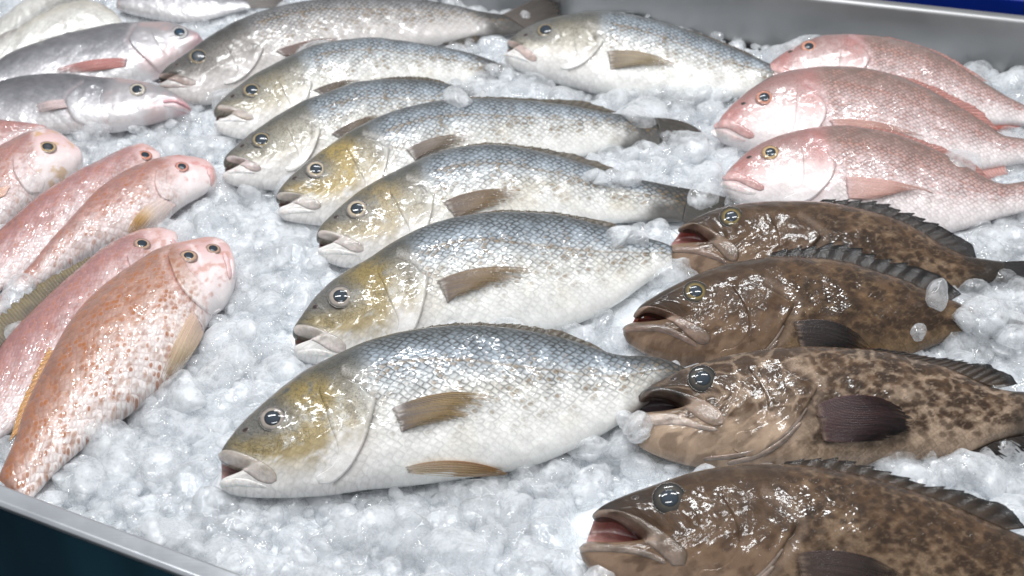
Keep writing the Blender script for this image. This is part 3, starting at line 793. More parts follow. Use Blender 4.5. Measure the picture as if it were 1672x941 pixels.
S(label='silver fish with a dark blue-grey head and gaping mouth, tail buried in ice', gold=.3, goldcol=(.30, .24, .14),
  dorsal=[(371, 255), (384, 243), (408, 222), (432, 205), (455, 190), (479, 177), (503, 165), (539, 152), (563, 143), (587, 136), (635, 131), (690, 132), (739, 140), (790, 156)],
  ventral=[(363, 290), (372, 298), (396, 305), (432, 308), (470, 306), (540, 288), (620, 262), (700, 236), (790, 200)],
  front=[(365, 264), (367, 272), (378, 273), (388, 273), (397, 274), (387, 277), (377, 280), (366, 284)], corner=5,
  axis=((420, 307), (700, 236)), lm=[(371, 255), (424, 278), (427, 229), (520, 213)],
  eyes=[(427, 229, 15.5, 8, IRB, None, (.008, .03, .05))] if 0 else [(427, 229, 15.5, 8, IRB)], rim=(.05, .05, .05),
  lip=((.30, .26, .25), (.55, .45, .43)), jaw=((.60, .52, .50), (.76, .74, .73)),
  fins=[pfin([(540, 221), (548, 224), (556, 228)], [(628, 191), (618, 205), (600, 222)], [(585, 199), (582, 210), (575, 224)], colr=((.10, .08, .07), (.15, .11, .07))),
        dfin([(570, 143), (635, 132), (690, 134), (735, 141)], [(575, 138), (637, 126), (696, 127), (742, 140)])])

S(label='silver fish with a tan cheek and amber eye, second of the dark-headed pair', gold=.45, goldcol=(.34, .27, .14),
  dorsal=[(356, 173), (372, 156), (391, 141), (415, 124), (444, 109), (467, 97), (503, 81), (539, 71), (599, 65), (648, 68), (696, 74), (744, 82), (791, 95), (830, 111)],
  ventral=[(350, 204), (357, 214), (379, 223), (410, 226), (460, 218), (530, 195), (610, 170), (690, 148), (767, 138), (790, 130), (826, 120)],
  front=[(349, 182), (351, 189), (360, 190), (368, 190), (378, 191), (368, 195), (360, 197), (351, 200)], corner=5,
  axis=((400, 226), (767, 138)), lm=[(356, 173), (411, 194), (411, 148), (506, 136)],
  eyes=[(411, 148, 14.5, 7.5, IRB)],
  lip=((.36, .31, .29), (.50, .42, .36)), jaw=((.66, .62, .60), (.76, .74, .73)),
  fins=[pfin([(510, 149), (518, 151), (524, 154)], [(585, 134), (575, 142), (560, 152)], [(548, 138), (545, 146), (540, 154)], colr=((.10, .08, .07), (.14, .11, .08)))])

S(label='big grey-brown fish with a cloudy eye and dark fan tail, farthest of its row', gold=.3, goldcol=(.24, .19, .13), dull=.75, warm=.1,
  dorsal=[(261, 124), (277, 108), (306, 88), (335, 67), (371, 45), (400, 32), (424, 23), (455, 14), (491, 7), (539, 2), (611, 0), (690, 2), (744, 10), (779, 19), (822, 24)],
  ventral=[(261, 145), (275, 156), (305, 168), (345, 168), (400, 150), (470, 126), (550, 102), (630, 84), (720, 72), (782, 59), (830, 58), (860, 49)],
  front=[(259, 128), (262, 131), (272, 130), (280, 129), (286, 130), (278, 133), (270, 135), (260, 139)], corner=5,
  axis=((330, 168), (740, 69)), lm=[(261, 124), (318, 137), (324, 93), (427, 81)],
  eyes=[(324, 93, 15, 8.5, [(0, (.16, .16, .16)), (.52, (.17, .17, .165)), (.60, (.36, .27, .15)), (.85, (.22, .17, .11)), (1, (.05, .045, .04))], None, (.15, .155, .16))],
  lip=((.16, .12, .10), (.40, .31, .28)), jaw=((.34, .28, .26), (.46, .40, .38)),
  fins=[pfin([(450, 84), (455, 88), (462, 92)], [(548, 66), (535, 76), (515, 92)], [(500, 71), (495, 80), (485, 93)], colr=((.14, .10, .09), (.17, .11, .09))),
        dict(name='anal_fin', rootp=[(722, 72), (745, 68), (768, 62)], tipp=[(765, 84), (776, 74), (783, 58)], colr=DARKF, n=40, mm=12, nray=10, saw=.2),
        tfin([(820, 24), (835, 32), (850, 42), (862, 50)], [(897, -10), (910, 6), (914, 22), (922, 40)], colr=((.10, .085, .075), (.05, .045, .04)))])

S(label='silver fish with a mirror-bright gill cover lying alone near the back wall', gold=.15, warm=.15,
  dorsal=[(830, 72), (839, 62), (858, 49), (882, 38), (918, 30), (947, 25), (972, 23), (1000, 24), (1043, 30), (1091, 42), (1139, 58), (1187, 76), (1235, 97), (1262, 108), (1300, 124)],
  ventral=[(824, 99), (834, 109), (863, 120), (911, 134), (980, 152), (1050, 162), (1130, 164), (1200, 158), (1254, 150), (1300, 148)],
  front=[(829, 77), (836, 82), (844, 84), (852, 86), (843, 88), (834, 89), (825, 92)], corner=4,
  axis=((850, 124), (1200, 158)), lm=[(830, 72), (874, 97), (891, 50), (983, 69)],
  eyes=[(891, 50, 14, 7.5, IRB)],
  lip=((.34, .27, .24), (.60, .47, .43)), jaw=((.72, .66, .64), (.76, .74, .73)),
  fins=[pfin([(990, 85), (993, 95), (996, 114)], [(1103, 108), (1085, 110), (1050, 111)], [(1045, 88), (1040, 98), (1025, 112)], colr=((.20, .16, .12), (.32, .25, .15))),
        dfin([(1100, 46), (1150, 63), (1200, 83), (1235, 98)], [(1105, 43), (1157, 60), (1208, 80), (1248, 101)])])

# ---- snappers
IRR = [(0, (.01, .01, .012)), (.40, (.012, .012, .014)), (.46, (.60, .40, .26)), (.6, (.50, .22, .14)), (.85, (.42, .20, .15)), (1, (.14, .07, .055))]
SNF = ((.30, .15, .13), (.38, .21, .185))
def K(**k):
    exec_fish.append(dict(kind='snapper', name='pink_snapper', group=GK, lip=((.44, .22, .205), (.58, .38, .36)), jaw=((.72, .52, .50), (.80, .73, .72)), rim=(.26, .16, .145), thick=.43, **k))
K(label='pink snapper farthest back, lying against the steel back wall', 
  dorsal=[(1252, 112), (1266, 99), (1289, 84), (1315, 71), (1341, 62), (1382, 59), (1430, 62), (1467, 70), (1512, 83), (1549, 101), (1586, 124), (1624, 148), (1661, 169), (1700, 186), (1740, 198)],
  ventral=[(1251, 135), (1262, 146), (1290, 158), (1350, 176), (1430, 192), (1500, 202), (1590, 207), (1660, 204), (1700, 210), (1740, 216)],
  front=[(1250, 120), (1249, 127)], axis=((1300, 162), (1640, 206)), lm=[(1252, 112), (1301, 124), (1321, 77), (1421, 98)],
  eyes=[(1321, 77, 13, 5.5, IRR)],
  fins=[dfin([(1440, 64), (1500, 79), (1549, 101), (1600, 133)], [(1447, 60), (1508, 76), (1558, 98), (1612, 133)], SNF),
        dict(name='anal_fin', rootp=[(1600, 206), (1640, 205)], tipp=[(1640, 213), (1666, 207)], colr=((.46, .18, .15), (.42, .14, .11)), n=30, mm=10, nray=8)])
K(label='pink snapper with the reddest forehead, in the middle of the three', 
  dorsal=[(1172, 203), (1185, 186), (1207, 164), (1233, 144), (1263, 127), (1296, 119), (1345, 114), (1400, 114), (1456, 126), (1493, 139), (1531, 157), (1568, 178), (1605, 202), (1635, 221), (1672, 228), (1720, 236)],
  ventral=[(1170, 222), (1178, 229), (1196, 237), (1226, 246), (1300, 266), (1400, 286), (1500, 292), (1600, 279), (1672, 266), (1720, 268)],
  front=[(1170, 208), (1168, 215)], axis=((1240, 250), (1600, 284)), lm=[(1172, 203), (1230, 219), (1248, 160), (1350, 182)],
  eyes=[(1248, 160, 14, 6.5, IRR)],
  fins=[pfin([(1352, 198), (1358, 205), (1362, 214)], [(1502, 224), (1480, 222), (1440, 225)], [(1420, 201), (1418, 210), (1405, 222)], colr=((.50, .31, .275), (.46, .25, .20))),
        dfin([(1420, 119), (1480, 134), (1531, 157), (1580, 185), (1615, 208)], [(1430, 114), (1500, 132), (1552, 153), (1600, 181), (1636, 217)], ((.30, .14, .12), (.40, .19, .165))),
        dict(name='anal_fin', rootp=[(1596, 279), (1640, 271)], tipp=[(1615, 293), (1645, 284)], colr=((.48, .25, .22), (.52, .29, .26)), n=30, mm=10, nray=8)])
K(label='pink snapper with a pale silvery cheek, nearest of the three and beside a grouper', res=1.1,
  dorsal=[(1183, 288), (1196, 273), (1222, 249), (1252, 232), (1289, 219), (1333, 211), (1382, 209), (1438, 217), (1475, 226), (1512, 241), (1549, 258), (1586, 280), (1620, 298), (1642, 302), (1672, 297), (1720, 288)],
  ventral=[(1181, 308), (1185, 316), (1200, 327), (1226, 336), (1300, 350), (1400, 370), (1480, 381), (1554, 379), (1626, 357), (1672, 346), (1720, 336)],
  front=[(1181, 293), (1179, 300)], axis=((1240, 342), (1590, 372)), lm=[(1183, 288), (1248, 305), (1258, 249), (1362, 270)],
  eyes=[(1258, 250, 15, 6.5, [(0, (.02, .03, .05)), (.40, (.03, .04, .06)), (.46, (.58, .42, .22)), (.7, (.40, .26, .13)), (1, (.15, .08, .06))])],
  fins=[pfin([(1377, 290), (1380, 302), (1382, 313), (1385, 325)], [(1520, 318), (1495, 314), (1460, 320), (1425, 331)], [(1450, 298), (1447, 307), (1435, 316), (1405, 328)], colr=((.50, .32, .29), (.46, .25, .20))),
        dfin([(1370, 210), (1440, 218), (1512, 241), (1560, 264), (1605, 290)], [(1378, 204), (1450, 212), (1527, 236), (1580, 261), (1622, 297)], ((.28, .14, .12), (.38, .19, .165)))])

# ---- groupers
IRG = [(0, (.008, .008, .01)), (.36, (.01, .012, .014)), (.44, (.26, .18, .04)), (.7, (.12, .085, .025)), (.85, (.04, .032, .02)), (1, (.02, .018, .015))]
IRK = [(0, (.006, .006, .008)), (.40, (.008, .009, .011)), (.46, (.055, .046, .033)), (.75, (.028, .024, .02)), (1, (.015, .014, .013))]
def G(**k):
    k.setdefault('mouth', ((.12, .02, .02), (.30, .13, .115)))
    exec_fish.append(dict(kind='grouper', name='grouper', group=GG, rim=(.05, .042, .034), thick=.52, lipb=.0020, **k))
G(label='brown grouper with a gaping red mouth beneath the nearest pink snapper', net=.35, pale=(.29, .205, .135), sm=.5, jaw=((.16, .105, .075), (.20, .14, .11)), lip=((.12, .078, .05), (.23, .165, .125)),
  dorsal=[(1111, 370), (1134, 358), (1163, 346), (1191, 339), (1239, 333), (1287, 332), (1344, 334), (1392, 342), (1439, 354), (1475, 366), (1511, 385), (1547, 407), (1580, 420), (1619, 426), (1642, 428)],
  ventral=[(1085, 416), (1096, 431), (1115, 444), (1150, 458), (1220, 478), (1300, 490), (1400, 496), (1500, 488), (1564, 472), (1610, 462), (1642, 460)],
  front=[(1109, 376), (1114, 378), (1134, 377), (1153, 391), (1166, 404), (1146, 404), (1122, 401), (1098, 402), (1085, 407)], corner=5,
  lu=[(1111, 370), (1130, 364), (1150, 370), (1175, 383), (1200, 400), (1207, 415)], ll=[(1110, 379), (1122, 374), (1138, 378), (1155, 391), (1172, 408), (1190, 426)],
  ju=[(1090, 405), (1122, 402), (1146, 405), (1170, 416), (1188, 428)], jl=[(1086, 415), (1110, 413), (1140, 416), (1165, 424), (1186, 432)],
  axis=((1150, 458), (1564, 472)), lm=[(1111, 370), (1207, 412), (1194, 355), (1338, 388)],
  eyes=[(1194, 355, 19, 8, IRG)],
  fins=[dfin([(1330, 334), (1392, 343), (1439, 355), (1475, 367), (1511, 386), (1547, 408), (1574, 420)], [(1348, 324), (1416, 327), (1471, 342), (1512, 358), (1550, 376), (1582, 398), (1593, 422)], BLACKF, saw=.26, nray=13),
        tfin([(1634, 428), (1636, 440), (1638, 460)], [(1740, 424), (1735, 455), (1720, 500)], colr=((.03, .028, .028), (.012, .012, .014)))])
G(label='plain brown grouper with a thick lower lip and an ice chunk lying on its back', net=.25, pale=(.235, .16, .09), bias=.06, dk=.35, sm=.5, res=1.1, jaw=((.10, .07, .05), (.22, .15, .12)), lip=((.12, .08, .055), (.25, .17, .13)),
  dorsal=[(1036, 511), (1048, 498), (1077, 480), (1108, 464), (1144, 448), (1179, 436), (1215, 429), (1263, 423), (1311, 423), (1350, 427), (1390, 434), (1427, 445), (1475, 461), (1511, 476), (1547, 491), (1583, 505), (1625, 517), (1672, 526)],
  ventral=[(1018, 547), (1026, 560), (1053, 577), (1084, 590), (1132, 600), (1200, 606), (1300, 606), (1400, 598), (1478, 582), (1530, 562), (1575, 543), (1620, 537), (1672, 540)],
  front=[(1036, 517), (1042, 520), (1052, 514), (1072, 515), (1098, 528), (1075, 530), (1045, 529), (1026, 530), (1018, 537)], corner=5,
  lu=[(1037, 510), (1055, 500), (1085, 506), (1120, 522), (1150, 538), (1160, 550)], ll=[(1038, 519), (1054, 511), (1075, 514), (1098, 527), (1120, 545), (1142, 562)],
  ju=[(1024, 530), (1050, 529), (1080, 531), (1110, 543), (1138, 562)], jl=[(1020, 543), (1050, 541), (1080, 543), (1108, 553), (1136, 567)],
  axis=((1084, 590), (1478, 584)), lm=[(1036, 511), (1158, 552), (1136, 477), (1289, 502)],
  eyes=[(1136, 477, 20, 8.5, IRG)],
  fins=[pfin([(1296, 527), (1299, 545), (1304, 566)], [(1412, 562), (1418, 575), (1395, 592)], [(1360, 529), (1362, 552), (1350, 578)], colr=((.04, .03, .027), (.008, .007, .008))),
        dfin([(1250, 424), (1320, 425), (1380, 433), (1427, 446), (1475, 462), (1511, 477), (1550, 492)], [(1264, 410), (1338, 398), (1402, 403), (1452, 422), (1502, 437), (1542, 453), (1568, 482)], BLACKF, saw=.26, nray=13)])
G(label='mottled pale-brown grouper with a black upper lip and a broad black side fin', net=.7, hnet=.7, hpale=.85, tint=(.98, .93, .88), pale=(.36, .275, .205), bias=-.03, cell=.019, dk=.1, sm=.5, res=1.25,
  jaw=((.26, .19, .14), (.42, .34, .29)), lip=((.030, .027, .026), (.13, .095, .075), (.26, .19, .145)), mouth=((.05, .03, .035), (.06, .045, .05)),
  dorsal=[(1052, 637), (1072, 624), (1096, 613), (1120, 603), (1144, 595), (1179, 585), (1215, 578), (1263, 572), (1320, 569), (1392, 572), (1439, 577), (1487, 588), (1535, 600), (1571, 614), (1607, 630), (1643, 639), (1672, 641), (1730, 648)],
  ventral=[(1024, 710), (1048, 731), (1084, 748), (1132, 761), (1190, 770), (1260, 774), (1340, 770), (1420, 760), (1500, 753), (1572, 742), (1626, 720), (1672, 710), (1730, 702)],
  front=[(1045, 648), (1048, 656), (1062, 651), (1084, 652), (1106, 660), (1122, 670), (1090, 675), (1055, 677), (1030, 682), (1019, 694)], corner=6,
  ll=[(1046, 654), (1062, 648), (1086, 650), (1108, 659), (1126, 672), (1146, 687), (1166, 696)],
  axis=((1132, 761), (1540, 748)), lm=[(1052, 637), (1179, 688), (1147, 619), (1331, 633)],
  eyes=[(1147, 619, 23, 10, IRK)],
  fins=[pfin([(1330, 664), (1334, 685), (1338, 703), (1343, 721)], [(1455, 664), (1477, 685), (1475, 703), (1440, 724)], [(1392, 652), (1408, 675), (1408, 700), (1385, 728)], colr=((.055, .024, .024), (.007, .006, .007)), n=90, mm=26, nray=30, corr=.0005, fray=.4, efade=.1, lift=(.001, .008, .006)),
        dict(name='anal_fin', rootp=[(1583, 740), (1630, 719), (1685, 708)], tipp=[(1622, 752), (1668, 744), (1718, 726)], colr=BLACKF, n=50, mm=12, nray=12, saw=.3),
        dfin([(1392, 572), (1450, 580), (1500, 591), (1550, 605), (1590, 622), (1628, 635)], [(1425, 568), (1488, 576), (1548, 586), (1608, 595), (1642, 610), (1659, 628)], ((.06, .042, .03), (.007, .007, .008)), saw=.2, nray=18)])
G(label='big brown grouper cut off by the front corner with a wide open pink mouth', net=.3, pale=(.27, .19, .125), bias=-.01, dk=.2, sm=.5, res=1.3, jaw=((.15, .105, .075), (.28, .22, .18)), lip=((.10, .068, .045), (.28, .21, .165)), mouth=((.17, .028, .026), (.38, .20, .175)),
  dorsal=[(980, 833), (1002, 819), (1030, 807), (1062, 796), (1097, 784), (1133, 773), (1169, 766), (1217, 760), (1265, 760), (1320, 763), (1368, 771), (1416, 780), (1463, 794), (1511, 810), (1559, 829), (1607, 851), (1643, 865), (1672, 876), (1740, 896)],
  ventral=[(952, 917), (973, 938), (1020, 962), (1090, 985), (1200, 1003), (1350, 1012), (1500, 1003), (1620, 985), (1740, 962)],
  front=[(967, 842), (974, 851), (1002, 850), (1028, 865), (1053, 886), (1024, 890), (985, 888), (958, 887), (947, 899)], corner=5,
  lu=[(980, 833), (1005, 833), (1040, 844), (1075, 864), (1110, 889), (1122, 904)], ll=[(969, 847), (985, 844), (1005, 849), (1030, 865), (1060, 890), (1090, 915), (1099, 924)],
  ju=[(955, 887), (985, 887), (1020, 891), (1055, 899), (1085, 913)], jl=[(949, 902), (975, 901), (1010, 902), (1050, 908), (1084, 921)],
  axis=((1090, 985), (1500, 1003)), lm=[(980, 833), (1120, 905), (1093, 814), (1296, 860)],
  eyes=[(1093, 815, 27, 11.5, IRK)],
  fins=[pfin([(1298, 906), (1302, 928), (1310, 957)], [(1462, 937), (1478, 962), (1440, 985)], [(1385, 908), (1390, 938), (1370, 975)], colr=((.06, .04, .033), (.015, .012, .012)), n=70, lift=(.002, .008, .006)),
        dfin([(1272, 761), (1340, 766), (1400, 777), (1463, 794), (1511, 810), (1559, 829), (1607, 851), (1645, 866)], [(1287, 752), (1368, 746), (1428, 762), (1500, 787), (1548, 797), (1602, 813), (1647, 830), (1679, 862)], ((.06, .042, .03), (.008, .008, .008)), saw=.26, nray=14)])

# ---- rosy fish at the left
IRO = [(0, (.01, .01, .012)), (.40, (.012, .012, .014)), (.46, (.62, .38, .20)), (.62, (.42, .26, .17)), (.85, (.30, .20, .16)), (1, (.10, .07, .06))]
def R(**k):
    k.setdefault('tilt', 22)
    exec_fish.append(dict(kind='red', name='rosy_fish', group=GR, rim=(.28, .17, .14), thick=.55, **k))
R(label='orange-speckled rosy fish at the front left with both eyes showing', res=1.2, brown=1.0, s0=.2,
  dorsal=[(371, 416), (366, 403), (354, 396), (335, 394), (311, 399), (287, 405), (258, 414), (230, 430), (203, 447), (167, 474), (132, 507), (105, 543), (80, 588), (60, 627), (38, 675), (24, 719), (8, 755), (-4, 782)],
  ventral=[(380, 478), (366, 499), (347, 514), (330, 545), (305, 590), (268, 630), (218, 668), (172, 702), (128, 737), (92, 770), (60, 806), (45, 824)],
  front=[(378, 430), (384, 447), (384, 464)], axis=((347, 520), (92, 770)), z=.014, tilt=15,
  pre=[(296, 420), (309, 442), (325, 458), (340, 474), (356, 486)], op=[(275, 420), (281, 440), (288, 457), (300, 476), (321, 497), (345, 513)],
  lu=[(368, 414), (374, 425), (378, 440), (378, 453)], ll=[(364, 420), (368, 432), (371, 446), (374, 456)], ju=[(379, 424), (384, 438), (385, 452)], jl=[(375, 430), (378, 442), (379, 455)],
  lip=((.62, .40, .40), (.66, .48, .47)), jaw=((.72, .58, .57), (.74, .62, .61)), lipb=.002,
  eyes=[(308, 419, 14, 6, IRO), (348, 407, 11.5, 5.5, IRO)],
  fins=[pfin([(316, 507), (325, 524), (333, 544)], [(262, 620), (280, 616), (306, 594)], [(288, 558), (303, 568), (322, 570)], colr=((.60, .42, .34), (.66, .52, .34)), lift=(.001, .004, .003)),
        dfin([(150, 490), (120, 524), (92, 566), (66, 615), (45, 660), (28, 708)], [(142, 494), (110, 525), (80, 568), (55, 613), (33, 665), (14, 722)], ((.42, .22, .12), (.50, .28, .10)), saw=.2)])
R(label='rosy fish with a raised olive-striped back fin, second from the front left', s0=.17,
  dorsal=[(287, 392), (275, 383), (258, 378), (227, 382), (203, 392), (172, 409), (144, 431), (115, 455), (84, 481), (53, 510), (24, 538), (0, 569), (-40, 622)],
  ventral=[(291, 412), (283, 428), (255, 475), (195, 548), (135, 615), (70, 672), (0, 716), (-55, 750)],
  front=[(292, 400)], axis=((255, 475), (70, 672)), z=.013, tilt=16,
  pre=[(228, 420), (240, 434), (256, 446)], op=[(208, 420), (216, 442), (236, 462)],
  lu=[(282, 390), (288, 396), (290, 404)], ll=[(278, 394), (283, 402), (286, 410)], ju=[(290, 396), (293, 402), (292, 410)], jl=[(288, 400), (289, 407), (288, 413)], lipb=.0015,
  lip=((.66, .42, .42), (.70, .50, .49)), jaw=((.70, .52, .51), (.74, .60, .59)),
  eyes=[(232, 399, 13, 6, IRO)],
  fins=[dfin([(150, 427), (100, 467), (53, 510), (15, 549), (-20, 596)], [(147, 419), (97, 446), (50, 474), (2, 516), (-45, 568)], ((.12, .10, .08), (.21, .17, .10)), saw=.06, nray=46, stripe=.45, corr=.0002, mm=16)])
R(label='rosy fish with a dull gold flank and a yellow-edged side fin', s0=.2, brown=.45,
  dorsal=[(347, 277), (340, 270), (330, 262), (299, 257), (275, 258), (239, 268), (203, 284), (167, 308), (132, 342), (103, 373), (79, 399), (48, 436), (24, 462), (-15, 500)],
  ventral=[(352, 303), (330, 317), (295, 337), (262, 366), (215, 390), (170, 408), (140, 422), (90, 450), (45, 480), (-5, 522)],
  front=[(352, 283), (354, 293)], axis=((295, 340), (90, 452)), z=.013, tilt=18, hcol=(.50, .17, .15),
  pre=[(272, 278), (272, 300), (284, 316)], op=[(256, 280), (254, 305), (266, 326)],
  lu=[(343, 275), (350, 284), (351, 296)], ll=[(338, 282), (343, 292), (344, 304)], ju=[(351, 283), (355, 291), (353, 302)], jl=[(347, 286), (350, 296), (348, 306)], lipb=.0015,
  lip=((.62, .34, .32), (.68, .44, .42)), jaw=((.68, .48, .46), (.74, .58, .57)),
  eyes=[(297, 273, 10.5, 5, [(0, (.01, .01, .012)), (.45, (.012, .012, .014)), (.5, (.60, .30, .20)), (.8, (.48, .20, .16)), (1, (.20, .10, .09))])],
  fins=[pfin([(266, 324), (276, 330), (288, 336)], [(207, 384), (232, 384), (258, 378)], [(231, 348), (250, 358), (270, 358)], colr=((.62, .50, .46), (.66, .58, .55), (.56, .34, .12)), lift=(.001, .004, .003))])
R(label='deep rose-red fish with an orange eye, tucked behind the gold-flanked one', s0=.16,
  dorsal=[(258, 259), (250, 248), (234, 239), (215, 241), (187, 253), (156, 270), (124, 287), (96, 303), (60, 325), (29, 351), (0, 375), (-50, 420)],
  ventral=[(262, 270), (250, 290), (205, 325), (155, 365), (112, 400), (70, 432), (19, 464), (-50, 500)],
  front=[(263, 264)], axis=((205, 325), (19, 464)), z=.013, tilt=18,
  eyes=[(237, 254, 10.5, 5, [(0, (.01, .01, .012)), (.45, (.012, .012, .014)), (.5, (.62, .28, .16)), (.8, (.52, .20, .14)), (1, (.22, .10, .09))])],
  fins=[])
R(label='pale pink fish with an amber-stained cheek and blunt head at the left edge', s0=.34, brown=.25, hcol=(.52, .33, .12),
  dorsal=[(126, 249), (108, 235), (91, 224), (72, 220), (48, 224), (24, 234), (0, 246), (-50, 272), (-110, 310)],
  ventral=[(132, 277), (118, 294), (90, 314), (50, 342), (10, 372), (-40, 402), (-100, 440)],
  front=[(134, 260), (136, 268)], axis=((90, 314), (-40, 402)), z=.013, tilt=16,
  pre=[(42, 254), (50, 274), (72, 294)], op=[(22, 262), (26, 288), (48, 316)],
  eyes=[(78, 241, 13, 6.5, [(0, (.06, .06, .065)), (.48, (.07, .07, .075)), (.54, (.50, .30, .10)), (.75, (.42, .27, .12)), (.9, (.25, .22, .19)), (1, (.10, .09, .08))], None, (.05, .055, .06))],
  fins=[pfin([(18, 306), (14, 312), (10, 320)], [(-40, 322), (-44, 334), (-40, 346)], None, colr=((.60, .40, .32), (.56, .30, .20)))])
R(label='pinkish tail end of a fish poking out of the ice above the amber-cheeked one', s0=.12,
  dorsal=[(-230, 252), (-150, 214), (-80, 198), (-30, 196), (0, 198), (30, 201), (52, 204), (76, 207)],
  ventral=[(-230, 272), (-150, 290), (-60, 282), (0, 262), (35, 238), (55, 222), (76, 212)],
  front=[], axis=((-60, 282), (55, 240)), z=.012, tilt=20)

# ---- grey pair
def Y(**k):
    exec_fish.append(dict(kind='grey', name='grey_fish', group=GY, rim=(.16, .14, .14), **k))
IRW = [(0, (.01, .03, .06)), (.42, (.012, .04, .07)), (.5, (.50, .48, .46)), (.8, (.42, .40, .40)), (1, (.14, .13, .13))]
Y(label='grey fish with a long red side fin and a cloudy blue eye', s0=.32, nose=.7,
  dorsal=[(332, 67), (321, 58), (304, 49), (282, 42), (251, 39), (215, 40), (179, 44), (144, 50), (96, 61), (48, 75), (0, 94), (-70, 122)],
  ventral=[(330, 74), (318, 84), (290, 107), (262, 124), (215, 138), (150, 146), (80, 152), (0, 160), (-70, 172)],
  front=[(333, 71)], axis=((280, 116), (0, 160)), tilt=22,
  pre=[(246, 50), (254, 66), (264, 82), (278, 96)], op=[(222, 47), (212, 66), (224, 84), (243, 102), (262, 118)],
  eyes=[(293, 54, 13, 6.5, IRW, None, (.01, .05, .10))],
  fins=[pfin([(209, 97), (208, 103), (206, 110)], [(86, 119), (110, 121), (140, 123)], [(150, 102), (155, 110), (165, 118)], colr=((.36, .14, .125), (.46, .22, .20)))])
Y(label='grey fish with a pointed pink snout resting above the rosy fish', s0=.38, nose=.9,
  dorsal=[(311, 176), (287, 157), (263, 145), (227, 136), (191, 131), (144, 127), (108, 123), (72, 122), (36, 125), (0, 133), (-70, 152)],
  ventral=[(308, 183), (275, 192), (227, 205), (190, 213), (130, 217), (60, 218), (0, 222), (-70, 230)],
  front=[(312, 180)], axis=((227, 206), (0, 224)), tilt=22,
  pre=[(170, 143), (164, 160), (166, 176), (178, 192)], op=[(136, 139), (116, 152), (108, 166), (114, 184), (126, 200)],
  lu=[(311, 176), (300, 168), (284, 163), (268, 164)], ll=[(311, 180), (298, 173), (284, 168), (268, 169)], ju=[(310, 181), (298, 175), (284, 170), (268, 171)], jl=[(306, 184), (294, 181), (282, 177), (268, 174)],
  lip=((.52, .30, .31), (.56, .30, .32)), jaw=((.60, .40, .41), (.74, .64, .64)), lipb=.002,
  eyes=[(224, 147, 13, 6, [(0, (.01, .02, .03)), (.42, (.012, .025, .035)), (.5, (.52, .46, .36)), (.8, (.38, .34, .29)), (1, (.12, .11, .10))])],
  fins=[pfin([(105, 164), (108, 169), (112, 176)], [(64, 172), (62, 178), (68, 188)], None, colr=((.50, .38, .38), (.58, .48, .47)))])

# ---- half-seen fish at the far left
def T(**k):
    exec_fish.append(dict(kind='grey', name='pale_fish', group=GT, nose=0, s0=.05, res=.8, **k))
T(label='cream fish body cut off by the far left corner of the picture', pale=(.66, .645, .60), seed=301, z=.024,
  dorsal=[(140, -20), (100, -14), (57, 0), (29, 12), (0, 32), (-50, 66)], ventral=[(140, -8), (110, 8), (75, 26), (35, 56), (-15, 90), (-60, 118)], front=[], axis=((75, 30), (-15, 90)), tilt=18)
T(label='cream fish with a yellowish edge behind the grey fish with the red fin', pale=(.60, .56, .47), seed=302, z=.024,
  dorsal=[(200, 40), (188, 25), (165, 10), (138, 4), (108, 8), (72, 23), (38, 45), (0, 72), (-50, 105)], ventral=[(204, 52), (190, 58), (150, 66), (110, 76), (60, 92), (0, 118), (-50, 140)], front=[], axis=((150, 68), (0, 118)), tilt=18)
T(label='pale brown fish back between the cream fish and the upper grey fish', pale=(.40, .365, .335), seed=303, z=.024,
  dorsal=[(112, 56), (95, 48), (72, 45), (48, 46), (24, 50), (0, 60), (-50, 84), (-100, 110)], ventral=[(114, 64), (95, 76), (60, 90), (0, 118), (-50, 142), (-100, 160)], front=[], axis=((95, 78), (-50, 142)), tilt=18)
T(label='dark-backed fish with a white belly and dark tail along the far edge', seed=304, z=.024,
  dorsal=[(190, 4), (215, -14), (260, -24), (320, -20), (365, -8), (402, 0)], ventral=[(190, 14), (225, 24), (265, 32), (310, 36), (350, 29), (385, 19), (410, 13)], front=[], axis=((225, 28), (385, 20)), tilt=20,
  fins=[tfin([(398, 0), (404, 7), (410, 14)], [(455, -12), (462, 2), (474, 13)], colr=((.16, .15, .14), (.10, .095, .09)))])

for f in exec_fish:
    build_fish(f)
# ------------------------------------------------------------------ ice bed height field
GX0, GX1, GY0, GY1, GD = -1.05, 1.05, 0.36, 2.0, 0.004
nx = int((GX1 - GX0) / GD); ny = int((GY1 - GY0) / GD)
gx = GX0 + (np.arange(nx) + .5) * GD; gy = GY0 + (np.arange(ny) + .5) * GD
XX, YY = np.meshgrid(gx, gy, indexing='ij')
base = -.004 + (fbm(XX, YY, .16, 3, 91) - .5) * .030 + (fbm(XX, YY, .04, 2, 95) - .5) * .010
def mound(px_, py_, r, h):
    global base
    q = on_z(px_, py_, 0.0); base = base + h * np.exp(-((XX - q[0])**2 + (YY - q[1])**2) / r**2)
mound(1010, 20, .06, .022); mound(1110, 40, .06, .012)
under = np.full((nx, ny), 9.0)
for P in FISH_LOW:
    i = ((P[:, 0] - GX0) / GD).astype(int); j = ((P[:, 1] - GY0) / GD).astype(int)
    ok = (i >= 0) & (i < nx) & (j >= 0) & (j < ny)
    np.minimum.at(under, (i[ok], j[ok]), P[ok, 2])
